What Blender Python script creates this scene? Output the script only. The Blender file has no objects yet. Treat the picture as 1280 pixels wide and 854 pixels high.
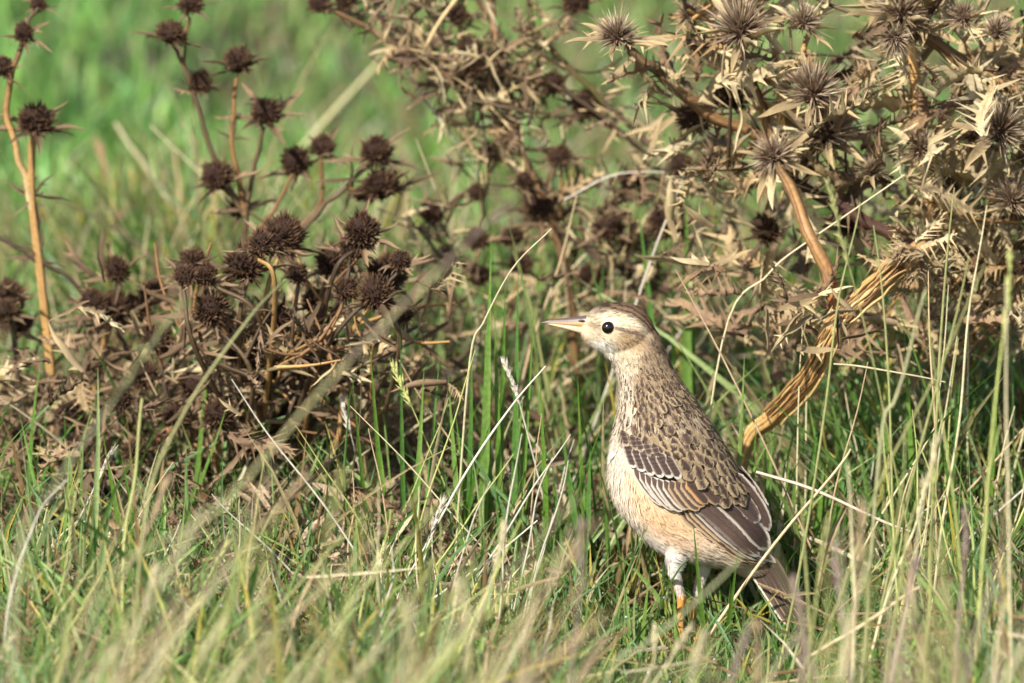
import bpy, math, random
import numpy as np
from mathutils import Vector, Matrix, Quaternion
from mathutils.bvhtree import BVHTree

SC = bpy.context.scene
COL = SC.collection
R = np.random.default_rng(11)
random.seed(11)

# ------------------------------------------------------------------ camera, sky, sun, exposure
S = 0.5 / 1280            # metres per photograph pixel at the bird
D = 6.0                   # metres from the lens to the bird
PITCH = math.radians(12)
FWD = np.array([0, math.cos(PITCH), -math.sin(PITCH)])
UP = np.array([0, math.sin(PITCH), math.cos(PITCH)])
RIGHT = np.array([1.0, 0, 0])
FOCUS = np.array([(640 - 860) * S, 0, (800 - 427) * S / math.cos(PITCH)])
CAM = FOCUS - FWD * D
cam_data = bpy.data.cameras.new('camera')
cam = bpy.data.objects.new('camera', cam_data)
COL.objects.link(cam)
cam.location = CAM
cam.rotation_euler = (math.pi / 2 - PITCH, 0, 0)
cam_data.sensor_width = 36
cam_data.lens = 36 * D / 0.5
cam_data.clip_end = 500
cam_data.dof.use_dof = True
cam_data.dof.focus_distance = D - 0.012
cam_data.dof.aperture_fstop = 8.8
SC.camera = cam

SUN_DIR = Vector((-0.46, -0.74, 0.74)).normalized()     # towards the sun
elev = math.asin(SUN_DIR.z)
world = bpy.data.worlds.new('World')
SC.world = world
world.use_nodes = True
wn = world.node_tree
bg = wn.nodes['Background']
sky = wn.nodes.new('ShaderNodeTexSky')
sky.sky_type = 'NISHITA'
sky.sun_disc = False
sky.sun_elevation = elev
sky.sun_rotation = math.atan2(SUN_DIR.x, SUN_DIR.y)
wn.links.new(sky.outputs[0], bg.inputs[0])
bg.inputs[1].default_value = 0.105
sun_data = bpy.data.lights.new('sun', 'SUN')
sun_data.energy = 4.8
sun_data.angle = math.radians(0.6)
sun_data.color = (1.0, 0.97, 0.93)
sun = bpy.data.objects.new('sun', sun_data)
COL.objects.link(sun)
sun.rotation_euler = SUN_DIR.to_track_quat('Z', 'Y').to_euler()
SC.view_settings.view_transform = 'Standard'
SC.view_settings.look = 'None'
SC.view_settings.exposure = 0.58
SC.view_settings.gamma = 1
SC.render.engine = 'CYCLES'
SC.cycles.use_denoising = True
SC.cycles.max_bounces = 7
SC.cycles.diffuse_bounces = 3
SC.cycles.glossy_bounces = 2
SC.cycles.transmission_bounces = 4
SC.cycles.sample_clamp_indirect = 4

# ------------------------------------------------------------------ helpers
def at(u, v, y=0.0):
    """a point of the place that stands at depth y (metres behind the bird)"""
    u = np.asarray(u, float); v = np.asarray(v, float); y = np.asarray(y, float)
    d = FWD * D + RIGHT * ((u - 640) * S)[..., None] + UP * ((427 - v) * S)[..., None]
    t = (y - CAM[1]) / d[..., 1]
    return CAM + d * t[..., None]

def lin(r, g, b):
    c = np.array([r, g, b], float) / 255
    return np.where(c <= 0.04045, c / 12.92, ((c + 0.055) / 1.055) ** 2.4)

_hk = R.uniform(-1, 1, (14, 4))
def height(x, y):
    z = 0
    for k in range(14):
        f = 1.2 * 1.32 ** k
        a = 0.020 / (1 + 0.75 * k)
        z = z + a * np.sin(x * f * (1 + _hk[k, 0]) * 3 + y * f * _hk[k, 1] * 4 + _hk[k, 2] * 9)
    return z
_h0 = float(height(0.0, 0.0))
def ground_z(x, y):
    r = np.sqrt(np.asarray(x) ** 2 + np.asarray(y) ** 2)
    return (height(x, y) - _h0) * np.clip(r / 0.25, 0, 1)

class Buf:
    def __init__(s):
        s.V, s.Q, s.T, s.C, s.n = [], [], [], [], 0
    def add(s, V, F, C):
        V = np.asarray(V, float).reshape(-1, 3); F = np.asarray(F, int)
        C = np.asarray(C, float)
        if C.ndim == 1: C = np.broadcast_to(C, (len(V), 3))
        s.V.append(V); s.C.append(C)
        (s.Q if F.shape[1] == 4 else s.T).append(F + s.n)
        s.n += len(V)
        return s
    def arrays(s):
        V = np.concatenate(s.V); C = np.concatenate(s.C)
        Q = np.concatenate(s.Q) if s.Q else np.zeros((0, 4), int)
        T = np.concatenate(s.T) if s.T else np.zeros((0, 3), int)
        return V, Q, T, C
    def mesh(s, name, mat, smooth=True, offset=None):
        V, Q, T, C = s.arrays()
        if offset is not None: V = V - np.asarray(offset)
        me = bpy.data.meshes.new(name)
        me.vertices.add(len(V)); me.vertices.foreach_set('co', V.astype(np.float32).ravel())
        loops = np.concatenate([Q.ravel(), T.ravel()]).astype(np.int32)
        me.loops.add(len(loops)); me.loops.foreach_set('vertex_index', loops)
        st = np.concatenate([np.arange(len(Q)) * 4, len(Q) * 4 + np.arange(len(T)) * 3]).astype(np.int32)
        me.polygons.add(len(st)); me.polygons.foreach_set('loop_start', st)
        me.polygons.foreach_set('use_smooth', np.full(len(st), smooth, bool))
        ca = me.color_attributes.new('Col', 'FLOAT_COLOR', 'POINT')
        ca.data.foreach_set('color', np.concatenate([C, np.ones((len(C), 1))], 1).astype(np.float32).ravel())
        me.update(calc_edges=True); me.validate()
        me.materials.append(mat)
        return me

def obj(name, me, parent=None):
    o = bpy.data.objects.new(name, me); COL.objects.link(o)
    if parent is not None: o.parent = parent
    return o

def tag(o, label, cat, group=None, kind=None):
    o['label'] = label; o['category'] = cat
    if group: o['group'] = group
    if kind: o['kind'] = kind
    return o

def empty(name, loc, label, cat, group=None):
    o = bpy.data.objects.new(name, None); COL.objects.link(o)
    o.location = [float(c) for c in loc]; o.empty_display_size = 0.01
    return tag(o, label, cat, group)

def smooth_path(P, n):
    """Catmull-Rom through the points"""
    P = np.asarray(P, float)
    if len(P) == 2: P = np.array([P[0], P[0] * .5 + P[1] * .5, P[1]])
    Q = np.concatenate([[2 * P[0] - P[1]], P, [2 * P[-1] - P[-2]]])
    out = []
    m = len(P) - 1
    for x in np.linspace(0, m - 1e-6, n):
        i = int(x); t = x - i
        a, b, c, d = Q[i], Q[i + 1], Q[i + 2], Q[i + 3]
        out.append(.5 * (2 * b + (c - a) * t + (2 * a - 5 * b + 4 * c - d) * t * t + (3 * b - a - 3 * c + d) * t ** 3))
    return np.array(out)

def frames(P):
    T = np.gradient(P, axis=0); T /= np.linalg.norm(T, axis=1)[:, None] + 1e-12
    ref = np.array([0.31, -0.9, 0.2])
    N = np.cross(T, ref); N /= np.linalg.norm(N, axis=1)[:, None] + 1e-9
    B = np.cross(T, N)
    return T, N, B

def tube(buf, P, rad, sides=7, col=(.3, .2, .1), ridges=0.0, cvar=0.2, caps=True):
    P = np.asarray(P); n = len(P)
    rad = np.interp(np.linspace(0, 1, n), np.linspace(0, 1, len(np.atleast_1d(rad))), np.atleast_1d(rad))
    T, N, B = frames(P)
    a = np.arange(sides) / sides * 2 * np.pi
    rr = 1 + ridges * np.where(np.arange(sides) % 2 == 0, 1, -1)
    ring = (np.cos(a) * rr)[None, :, None] * N[:, None] + (np.sin(a) * rr)[None, :, None] * B[:, None]
    V = P[:, None] + ring * rad[:, None, None]
    sc = 1 + cvar * R.uniform(-1, 1, sides)[None, :] + 0.10 * R.uniform(-1, 1, (n, sides))
    if sides >= 16:
        pat = R.uniform(-.6, 1, sides); pat[R.uniform(0, 1, sides) < .25] = -1.3; rr2 = 1 + .07 * pat
        V = P[:, None] + ring * rad[:, None, None] * rr2[None, :, None]
        drift = np.cumsum(R.normal(0, .07, (n, sides)), 0) + np.cumsum(R.normal(0, .06, (n, 1)), 0)
        sc = .92 + .45 * pat[None] + drift + .06 * R.normal(0, 1, (n, sides)); sc = np.clip(sc, .35, 1.3)
    elif ridges: sc = sc * np.where(np.arange(sides) % 2 == 0, 1.12, 0.75)[None, :]
    col = np.asarray(col, float)
    if col.ndim == 1: col = np.broadcast_to(col, (n, 3))
    else: col = np.stack([np.interp(np.linspace(0, 1, n), np.linspace(0, 1, len(col)), col[:, k]) for k in range(3)], 1)
    C = np.clip(col[:, None] * sc[..., None], 0, 1)
    i = np.arange(n - 1)[:, None]; j = np.arange(sides)[None, :]
    F = np.stack([i * sides + j, i * sides + (j + 1) % sides, (i + 1) * sides + (j + 1) % sides, (i + 1) * sides + j], -1).reshape(-1, 4)
    buf.add(V.reshape(-1, 3), F, C.reshape(-1, 3))
    if caps:
        for e, k in ((0, 0), (n - 1, n - 1)):
            V2 = np.concatenate([V[k], P[k][None]])
            f = np.stack([np.arange(sides), (np.arange(sides) + 1) % sides, np.full(sides, sides)], 1)
            buf.add(V2, f if e else f[:, ::-1], C[k].mean(0))

def ribbons(base, dirv, length, width, bend, segs, c0, c1, profile, fold=0.25, twist=None, bend_dir=None, mid=None):
    """n blades at once. base (n,3), dirv (n,3) unit, bend: sideways droop as share of length."""
    n = len(base)
    t = np.linspace(0, 1, segs + 1)
    if bend_dir is None:
        a = R.uniform(0, 2 * np.pi, n)
        bend_dir = np.stack([np.cos(a), np.sin(a), np.full(n, -0.35)], 1)
    P = base[:, None] + dirv[:, None] * (length[:, None] * t)[..., None] + bend_dir[:, None] * (length * bend)[:, None, None] * (t ** 2)[None, :, None]
    T = np.gradient(P, axis=1); T /= np.linalg.norm(T, axis=2)[..., None] + 1e-9
    a = R.uniform(0, 2 * np.pi, n) if twist is None else twist
    ref = np.stack([np.cos(a), np.sin(a), np.zeros(n)], 1)
    W = np.cross(T, ref[:, None]); W /= np.linalg.norm(W, axis=2)[..., None] + 1e-9
    N = np.cross(T, W)
    w = width[:, None] * np.interp(t, np.linspace(0, 1, len(profile)), profile)[None]
    L = P + W * w[..., None] * .5 + N * (w * fold)[..., None]
    M = P
    Rr = P - W * w[..., None] * .5 + N * (w * fold)[..., None]
    tt = t[None, :, None]
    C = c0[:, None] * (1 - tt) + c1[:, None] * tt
    if fold > 0:
        V = np.stack([L, M, Rr], 2); k = 3
        C3 = np.stack([C, C * 0.86, C], 2)
    else:
        V = np.stack([L, Rr], 2); k = 2
        C3 = np.stack([C, C], 2)
    per = (segs + 1) * k
    f = []
    for s_ in range(segs):
        for q in range(k - 1):
            a0 = s_ * k + q
            f.append((a0, a0 + 1, a0 + k + 1, a0 + k))
    f = np.array(f)
    F = (np.arange(n) * per)[:, None, None] + f[None]
    return V.reshape(-1, 3), F.reshape(-1, 4), C3.reshape(-1, 3)

# ------------------------------------------------------------------ materials
def mat_vc(name, rough=0.6, trans=0.0, spec=0.3, nscale=900.0, namt=0.35, bump=0.0, hue=None, coat=0.0):
    m = bpy.data.materials.new(name); m.use_nodes = True
    nt = m.node_tree; p = nt.nodes['Principled BSDF']; out = nt.nodes['Material Output']
    at_ = nt.nodes.new('ShaderNodeAttribute'); at_.attribute_name = 'Col'
    tc = nt.nodes.new('ShaderNodeTexCoord')
    nz = nt.nodes.new('ShaderNodeTexNoise'); nz.inputs['Scale'].default_value = nscale; nz.inputs['Detail'].default_value = 3
    nt.links.new(tc.outputs['Object'], nz.inputs['Vector'])
    mr = nt.nodes.new('ShaderNodeMapRange')
    mr.inputs['From Min'].default_value = 0.3; mr.inputs['From Max'].default_value = 0.7
    mr.inputs['To Min'].default_value = 1 - namt; mr.inputs['To Max'].default_value = 1 + namt
    nt.links.new(nz.outputs['Fac'], mr.inputs['Value'])
    mx = nt.nodes.new('ShaderNodeMix'); mx.data_type = 'RGBA'; mx.blend_type = 'MULTIPLY'
    mx.inputs['Factor'].default_value = 1
    nt.links.new(at_.outputs['Color'], mx.inputs[6]); nt.links.new(mr.outputs[0], mx.inputs[7])
    nt.links.new(mx.outputs[2], p.inputs['Base Color'])
    p.inputs['Roughness'].default_value = rough
    p.inputs['Specular IOR Level'].default_value = spec
    if bump:
        b = nt.nodes.new('ShaderNodeBump'); b.inputs['Strength'].default_value = bump; b.inputs['Distance'].default_value = 0.0006
        nt.links.new(nz.outputs['Fac'], b.inputs['Height']); nt.links.new(b.outputs[0], p.inputs['Normal'])
    if trans:
        tr = nt.nodes.new('ShaderNodeBsdfTranslucent'); nt.links.new(mx.outputs[2], tr.inputs['Color'])
        ms = nt.nodes.new('ShaderNodeMixShader'); ms.inputs[0].default_value = trans
        nt.links.new(p.outputs[0], ms.inputs[1]); nt.links.new(tr.outputs[0], ms.inputs[2])
        nt.links.new(ms.outputs[0], out.inputs['Surface'])
    return m

M_GRASS = mat_vc('grass_blade', 0.42, 0.32, 0.4, 500, 0.22)
M_DRY = mat_vc('dry_plant', 0.62, 0.14, 0.3, 900, 0.40, 0.5)
M_STEM = mat_vc('dry_stem', 0.55, 0.0, 0.3, 420, 0.18, 0.3)
M_HEAD = mat_vc('seed_head_dark', 0.8, 0.0, 0.15, 1500, 0.4)
M_FEATHER = mat_vc('plumage', 0.7, 0.0, 0.18, 1800, 0.16, 0.15)
M_FLIGHT = mat_vc('flight_feather', 0.5, 0.05, 0.35, 1500, 0.14, 0.15)
M_BILL = mat_vc('bill_horn', 0.38, 0.0, 0.45, 1500, 0.12)
M_LEG = mat_vc('leg_skin', 0.45, 0.0, 0.4, 2500, 0.2, 0.4)

def mat_simple(name, col, rough, spec=0.5):
    m = bpy.data.materials.new(name); m.use_nodes = True
    nt = m.node_tree; p = nt.nodes['Principled BSDF']
    nz = nt.nodes.new('ShaderNodeTexNoise'); nz.inputs['Scale'].default_value = 300
    rp = nt.nodes.new('ShaderNodeValToRGB')
    rp.color_ramp.elements[0].color = (*[c * .7 for c in col], 1); rp.color_ramp.elements[1].color = (*col, 1)
    nt.links.new(nz.outputs['Fac'], rp.inputs[0]); nt.links.new(rp.outputs[0], p.inputs['Base Color'])
    p.inputs['Roughness'].default_value = rough; p.inputs['Specular IOR Level'].default_value = spec
    return m
M_EYE = mat_simple('eye_gloss', (0.012, 0.008, 0.006), 0.13, 0.6)
M_DEW = mat_simple('dew_water', (0.5, 0.55, 0.55), 0.03, 1.0)

# ------------------------------------------------------------------ ground
def make_ground():
    m = bpy.data.materials.new('soil_and_moss'); m.use_nodes = True
    nt = m.node_tree; p = nt.nodes['Principled BSDF']
    tc = nt.nodes.new('ShaderNodeTexCoord')
    n1 = nt.nodes.new('ShaderNodeTexNoise'); n1.inputs['Scale'].default_value = 5; n1.inputs['Detail'].default_value = 8
    n2 = nt.nodes.new('ShaderNodeTexNoise'); n2.inputs['Scale'].default_value = 120; n2.inputs['Detail'].default_value = 6
    for n in (n1, n2): nt.links.new(tc.outputs['Object'], n.inputs['Vector'])
    r1 = nt.nodes.new('ShaderNodeValToRGB')
    e = r1.color_ramp.elements
    e[0].position = .35; e[0].color = (0.055, 0.042, 0.022, 1); e[1].position = .65; e[1].color = (0.075, 0.10, 0.028, 1)
    r2 = nt.nodes.new('ShaderNodeValToRGB')
    r2.color_ramp.elements[0].color = (0.4, 0.36, 0.3, 1); r2.color_ramp.elements[0].position = .3
    r2.color_ramp.elements[1].color = (1.4, 1.4, 1.3, 1); r2.color_ramp.elements[1].position = .75
    nt.links.new(n1.outputs['Fac'], r1.inputs[0]); nt.links.new(n2.outputs['Fac'], r2.inputs[0])
    mx = nt.nodes.new('ShaderNodeMix'); mx.data_type = 'RGBA'; mx.blend_type = 'MULTIPLY'; mx.inputs['Factor'].default_value = 1
    nt.links.new(r1.outputs[0], mx.inputs[6]); nt.links.new(r2.outputs[0], mx.inputs[7])
    nt.links.new(mx.outputs[2], p.inputs['Base Color']); p.inputs['Roughness'].default_value = 0.95
    b = nt.nodes.new('ShaderNodeBump'); b.inputs['Distance'].default_value = 0.004; b.inputs['Strength'].default_value = 0.8
    nt.links.new(n2.outputs['Fac'], b.inputs['Height']); nt.links.new(b.outputs[0], p.inputs['Normal'])
    c = np.linspace(-1, 1, 181)
    g = np.sign(c) * (np.abs(c) * 1.6 + np.abs(c) ** 9 * 118)
    X, Y = np.meshgrid(g, g, indexing='ij')
    Z = ground_z(X, Y)
    V = np.stack([X, Y, Z], -1).reshape(-1, 3)
    n = len(c); i, j = np.meshgrid(np.arange(n - 1), np.arange(n - 1), indexing='ij')
    F = np.stack([i * n + j, (i + 1) * n + j, (i + 1) * n + j + 1, i * n + j + 1], -1).reshape(-1, 4)
    bf = Buf().add(V, F, (.06, .06, .03))
    o = obj('ground', bf.mesh('ground', m))
    o['label'] = 'soil and moss of the meadow under the grass'; o['category'] = 'ground'; o['kind'] = 'structure'
make_ground()

# ------------------------------------------------------------------ grass
GREENS = np.array([lin(112, 146, 62), lin(92, 130, 50), lin(130, 158, 80), lin(114, 148, 86), lin(150, 166, 96), lin(80, 116, 48)])
STRAWS = np.array([lin(205, 188, 140), lin(186, 168, 118), lin(214, 198, 158), lin(168, 138, 92), lin(176, 166, 112)])
BROWNS = np.array([lin(140, 112, 78), lin(112, 84, 58), lin(165, 138, 104), lin(92, 66, 46)])

def noise2(x, y, f, seed):
    r = np.random.default_rng(seed); v = 0
    for k in range(5):
        a = r.uniform(0, 2 * np.pi); ff = f * (0.7 + 0.35 * k)
        v = v + np.sin((x * np.cos(a) + y * np.sin(a)) * ff + r.uniform(0, 6.28)) * np.sin((-x * np.sin(a) + y * np.cos(a)) * ff * 1.1 + r.uniform(0, 6.28))
    return v / 5

PROF = [1.0, 1.0, .95, .85, .65, .38, .03]
def lean_dirs(n, mean, sd, ang=None):
    a = R.uniform(0, 2 * np.pi, n) if ang is None else ang
    th = np.abs(R.normal(mean, sd, n))
    return np.stack([np.sin(th) * np.cos(a), np.sin(th) * np.sin(a), np.cos(th)], 1)

def under_left(x, y):       # brown ground below the left thicket
    return np.exp(-(((x + .29) / .23) ** 2 + ((y - .22) / .16) ** 2))

DEWPTS = []
def grass_near():
    bf = Buf()
    n = 120000
    x = R.uniform(-.62, .46, n); y = R.uniform(-.80, .72, n)
    dens = 0.66 + 0.45 * noise2(x, y, 22, 5) + 0.25 * noise2(x, y, 60, 6) - 0.62 * under_left(x, y)
    dens -= 0.35 * np.exp(-(((x - .16) / .15) ** 2 + ((y - .32) / .12) ** 2))
    keep = R.uniform(0, 1, n) < dens
    x, y = x[keep], y[keep]; n = len(x)
    base = np.stack([x, y, ground_z(x, y) - .002], 1)
    tall = np.clip(noise2(x, y, 15, 9) * 1.2 + .5, 0, 1)
    L = R.gamma(6, 1, n) / 6 * (0.026 + 0.034 * tall)
    near_bird = np.exp(-(((x - .01) / .08) ** 2 + ((y + .06) / .10) ** 2))
    front = np.clip((.03 - y) / .1, 0, 1) * (np.abs(x - .0) < .12)
    L *= 1 - .35 * np.maximum(near_bird, front * .8)
    lane = np.exp(-((x - .02) / .075) ** 4) * (y < .0) * (y > -.75)
    L *= 1 - .45 * lane
    L *= 1 + .5 * np.exp(-(((x - .10) / .12) ** 2 + ((y - .14) / .09) ** 2))
    W = R.uniform(.0009, .0021, n) * (0.75 + .5 * L / .05)
    dirs = lean_dirs(n, .32, .28)
    bend = R.uniform(0.0, .55, n)
    gi = GREENS[R.integers(0, len(GREENS), n)]
    hue = noise2(x, y, 12, 31)[:, None]
    gi = gi * (1 + .22 * R.normal(0, 1, (n, 1))) * (1 + hue * np.array([.25, .05, .0])) * np.array([1.02, 1.04, 1.12])
    dry = R.uniform(0, 1, n) < np.clip(.20 + .30 * noise2(x, y, 18, 17) + .45 * under_left(x, y) - .25 * near_bird, .05, .85)
    st = STRAWS[R.integers(0, len(STRAWS), n)] * R.uniform(.6, 1.0, (n, 1))
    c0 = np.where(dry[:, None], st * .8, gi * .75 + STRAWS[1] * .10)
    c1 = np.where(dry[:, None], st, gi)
    ytip = (R.uniform(0, 1, n) < .12) & ~dry
    c1[ytip] = lin(205, 180, 80)
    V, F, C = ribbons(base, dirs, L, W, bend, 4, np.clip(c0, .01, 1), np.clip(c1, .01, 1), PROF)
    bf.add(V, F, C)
    DEWPTS.append(V.reshape(n, 5, 3, 3)[:, 2:4, 1].reshape(-1, 3))
    o = obj('short_grass', bf.mesh('short_grass', M_GRASS))
    tag(o, 'short green and straw meadow grass growing around the bird and plants', 'grass', kind='stuff')

def sst(a, b, x):
    t = np.clip((x - a) / (b - a), 0, 1); return t * t * (3 - 2 * t)
def grass_far():
    bf = Buf()
    n = 150000
    y = .55 + 4.2 * R.uniform(0, 1, n) ** 1.35
    x = -.1 + R.uniform(-1, 1, n) * (.75 + .32 * y)
    base = np.stack([x, y, ground_z(x, y) - .002], 1)
    L = R.gamma(6, 1, n) / 6 * .026 * (1 + .3 * noise2(x, y, 6, 40))
    W = R.uniform(.0020, .0042, n)
    dirs = lean_dirs(n, .3, .25)
    gi = GREENS[R.integers(0, len(GREENS), n)] * (1 + .25 * R.normal(0, 1, (n, 1)))
    pat = noise2(x, y, 7, 41)
    p2 = noise2(x, y, 16, 43)
    edge = np.exp(-((y - .55) / .25) ** 2)
    dry = R.uniform(0, 1, n) < np.clip(.08 + .14 * pat + .08 * p2 + .30 * edge + .42 * sst(-.38, -.1, x) * (1 - sst(1.3, 2.2, y)), .02, .8)
    st = STRAWS[R.integers(0, len(STRAWS), n)] * R.uniform(.5, .9, (n, 1))
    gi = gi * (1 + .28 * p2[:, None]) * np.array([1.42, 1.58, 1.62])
    c0 = np.where(dry[:, None], st * .7, gi * .7); c1 = np.where(dry[:, None], st, gi)
    V, F, C = ribbons(base, dirs, L, W, R.uniform(0, .5, n), 3, np.clip(c0, .01, 1), np.clip(c1, .01, 1), [1, .9, .6, .03], fold=0)
    bf.add(V, F, C)
    DEWPTS.append(V.reshape(n, 4, 2, 3)[:, 2, 0])
    o = obj('far_grass', bf.mesh('far_grass', M_GRASS))
    tag(o, 'bright green meadow grass stretching away behind the dead plants', 'grass', kind='stuff')

def litter():
    """lying straw, leaf scraps and twigs on the soil"""
    bf = Buf()
    n = 13000
    x = R.uniform(-.6, .45, n); y = R.uniform(-.6, .8, n)
    a = R.uniform(0, 2 * np.pi, n); th = R.normal(1.42, .22, n)
    d = np.stack([np.sin(th) * np.cos(a), np.sin(th) * np.sin(a), np.cos(th)], 1)
    L = R.uniform(.02, .075, n)
    base = np.stack([x, y, ground_z(x, y) + R.gamma(2, .006, n)], 1)
    clear = (np.abs(x - .02) < .10) & (y > -.45) & (y < .06) & (R.uniform(0, 1, n) < .88)
    c = np.concatenate([STRAWS, BROWNS])[R.integers(0, 9, n)] * R.uniform(.55, 1.0, (n, 1))
    k = ~clear; base, d, L, c = base[k], d[k], L[k], c[k]; n = len(L)
    V, F, C = ribbons(base, d, L, R.uniform(.0008, .0020, n), R.uniform(-.2, .25, n), 4, c, c * .92, [.8, 1, 1, .8, .2])
    bf.add(V, F, C)
    n = 5200                                        # brown leaf scraps, thick below the thickets
    k = R.uniform(0, 1, n)
    x = np.where(k < .5, R.normal(-.25, .13, n), np.where(k < .75, R.normal(.12, .10, n), R.uniform(-.55, .4, n)))
    y = np.where(k < .5, R.normal(.20, .13, n), np.where(k < .75, R.normal(.25, .12, n), R.uniform(-.3, .7, n)))
    k2 = R.uniform(0, 1, n) < .22
    x = np.where(k2, R.normal(-.13, .06, n), x); y = np.where(k2, R.normal(.06, .05, n), y)
    d = lean_dirs(n, 1.35, .4)
    base = np.stack([x, y, ground_z(x, y) + R.gamma(2, .007, n)], 1)
    clear = (np.abs(x - .015) < .085) & (y > -.5) & (y < .05)
    c = np.where(k2[:, None], lin(186, 160, 130), BROWNS[R.integers(0, 4, n)]) * R.uniform(.5, 1.1, (n, 1))
    k = ~clear; base, d, c = base[k], d[k], c[k]; n = len(c)
    V, F, C = ribbons(base, d, R.uniform(.01, .035, n), R.uniform(.002, .006, n), R.uniform(-.7, .7, n), 4, c, c * 1.1, [.2, .9, .7, 1, .04], fold=.35)
    bf.add(V, F, C)
    o = obj('dead_litter', bf.mesh('dead_litter', M_DRY))
    tag(o, 'fallen straw and brown leaf scraps lying among the grass', 'litter', kind='stuff')

grass_near(); grass_far(); litter()

# ------------------------------------------------------------------ the bird (built in photograph pixels: u right, v down, w towards the viewer)
BODY = np.array([  # front u,v  back u,v  half depth
    (752, 432, 806, 396, 24), (763, 452, 822, 416, 30), (771, 470, 832, 439, 33), (773.5, 495, 845, 467, 38), (769.5, 530, 873, 506, 48),
    (761, 570, 900, 548, 54), (761.5, 605, 918, 578, 56), (771, 633, 934, 604, 55), (792, 661, 946, 628, 51),
    (822, 688, 958, 655, 46), (866, 703, 963, 683, 34), (908, 711, 966, 700, 20), (930, 722, 967, 716, 9)], float)

def px2w(P):
    P = np.asarray(P, float)
    q = at(P[..., 0], P[..., 1], 0.0)
    q[..., 1] -= P[..., 2] * S
    return q

def loft(rings_c, ax1, ax2, sides=28):
    n = len(rings_c); a = np.arange(sides) / sides * 2 * np.pi
    V = rings_c[:, None] + np.cos(a)[None, :, None] * ax1[:, None] + np.sin(a)[None, :, None] * ax2[:, None]
    i = np.arange(n - 1)[:, None]; j = np.arange(sides)[None]
    F = np.stack([i * sides + j, i * sides + (j + 1) % sides, (i + 1) * sides + (j + 1) % sides, (i + 1) * sides + j], -1).reshape(-1, 4)
    V = np.concatenate([V.reshape(-1, 3), rings_c[:1], rings_c[-1:]])
    k = np.arange(sides); a0 = n * sides
    T = np.concatenate([np.stack([(k + 1) % sides, k, np.full(sides, a0)], 1),
                        np.stack([(n - 1) * sides + k, (n - 1) * sides + (k + 1) % sides, np.full(sides, a0 + 1)], 1)])
    return V, F, T

def ellipsoid(c, r, ang=0.0, n=18, sides=28):
    th = np.linspace(.02, np.pi - .02, n)
    ca, sa = math.cos(ang), math.sin(ang)
    ax = np.array([ca, sa, 0]); ay = np.array([-sa, ca, 0]); az = np.array([0, 0, 1.0])
    cen = np.asarray(c)[None] - np.cos(th)[:, None] * ax * r[0]
    return loft(cen, np.sin(th)[:, None] * ay * r[1], np.sin(th)[:, None] * az * r[2], sides)

def chain(pts, rads, n=14, depth=1.0):
    P = smooth_path(np.array(pts, float), n)
    r = np.interp(np.linspace(0, 1, n), np.linspace(0, 1, len(rads)), rads)
    T = np.gradient(P, axis=0); T /= np.linalg.norm(T, axis=1)[:, None]
    N = np.cross(T, [0, 0, 1.0]); N /= np.linalg.norm(N, axis=1)[:, None]
    B = np.cross(T, N)
    return loft(P, N * r[:, None], B * r[:, None] * depth, 16)

BI = smooth_path(BODY, 90)
BC = np.stack([(BI[:, 0] + BI[:, 2]) / 2, (BI[:, 1] + BI[:, 3]) / 2], 1)
BH = np.stack([(BI[:, 2] - BI[:, 0]) / 2, (BI[:, 3] - BI[:, 1]) / 2], 1)
def flank_w(u, v):
    """depth of the body's side at (u, v)"""
    u = np.asarray(u, float); v = np.asarray(v, float)
    d = np.stack([u[..., None] - BC[:, 0], v[..., None] - BC[:, 1]], -1)
    hl = np.linalg.norm(BH, axis=1)
    hn = BH / hl[:, None]
    q = (d * hn).sum(-1)
    along = np.abs(d[..., 0] * -hn[:, 1] + d[..., 1] * hn[:, 0])
    k = along + np.maximum(0, np.abs(q) - hl) * .5
    i = k.argmin(-1)
    qq = np.take_along_axis(q, i[..., None], -1)[..., 0] / hl[i]
    return BI[i, 4] * np.sqrt(np.maximum(.10, 1 - qq ** 2))

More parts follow.
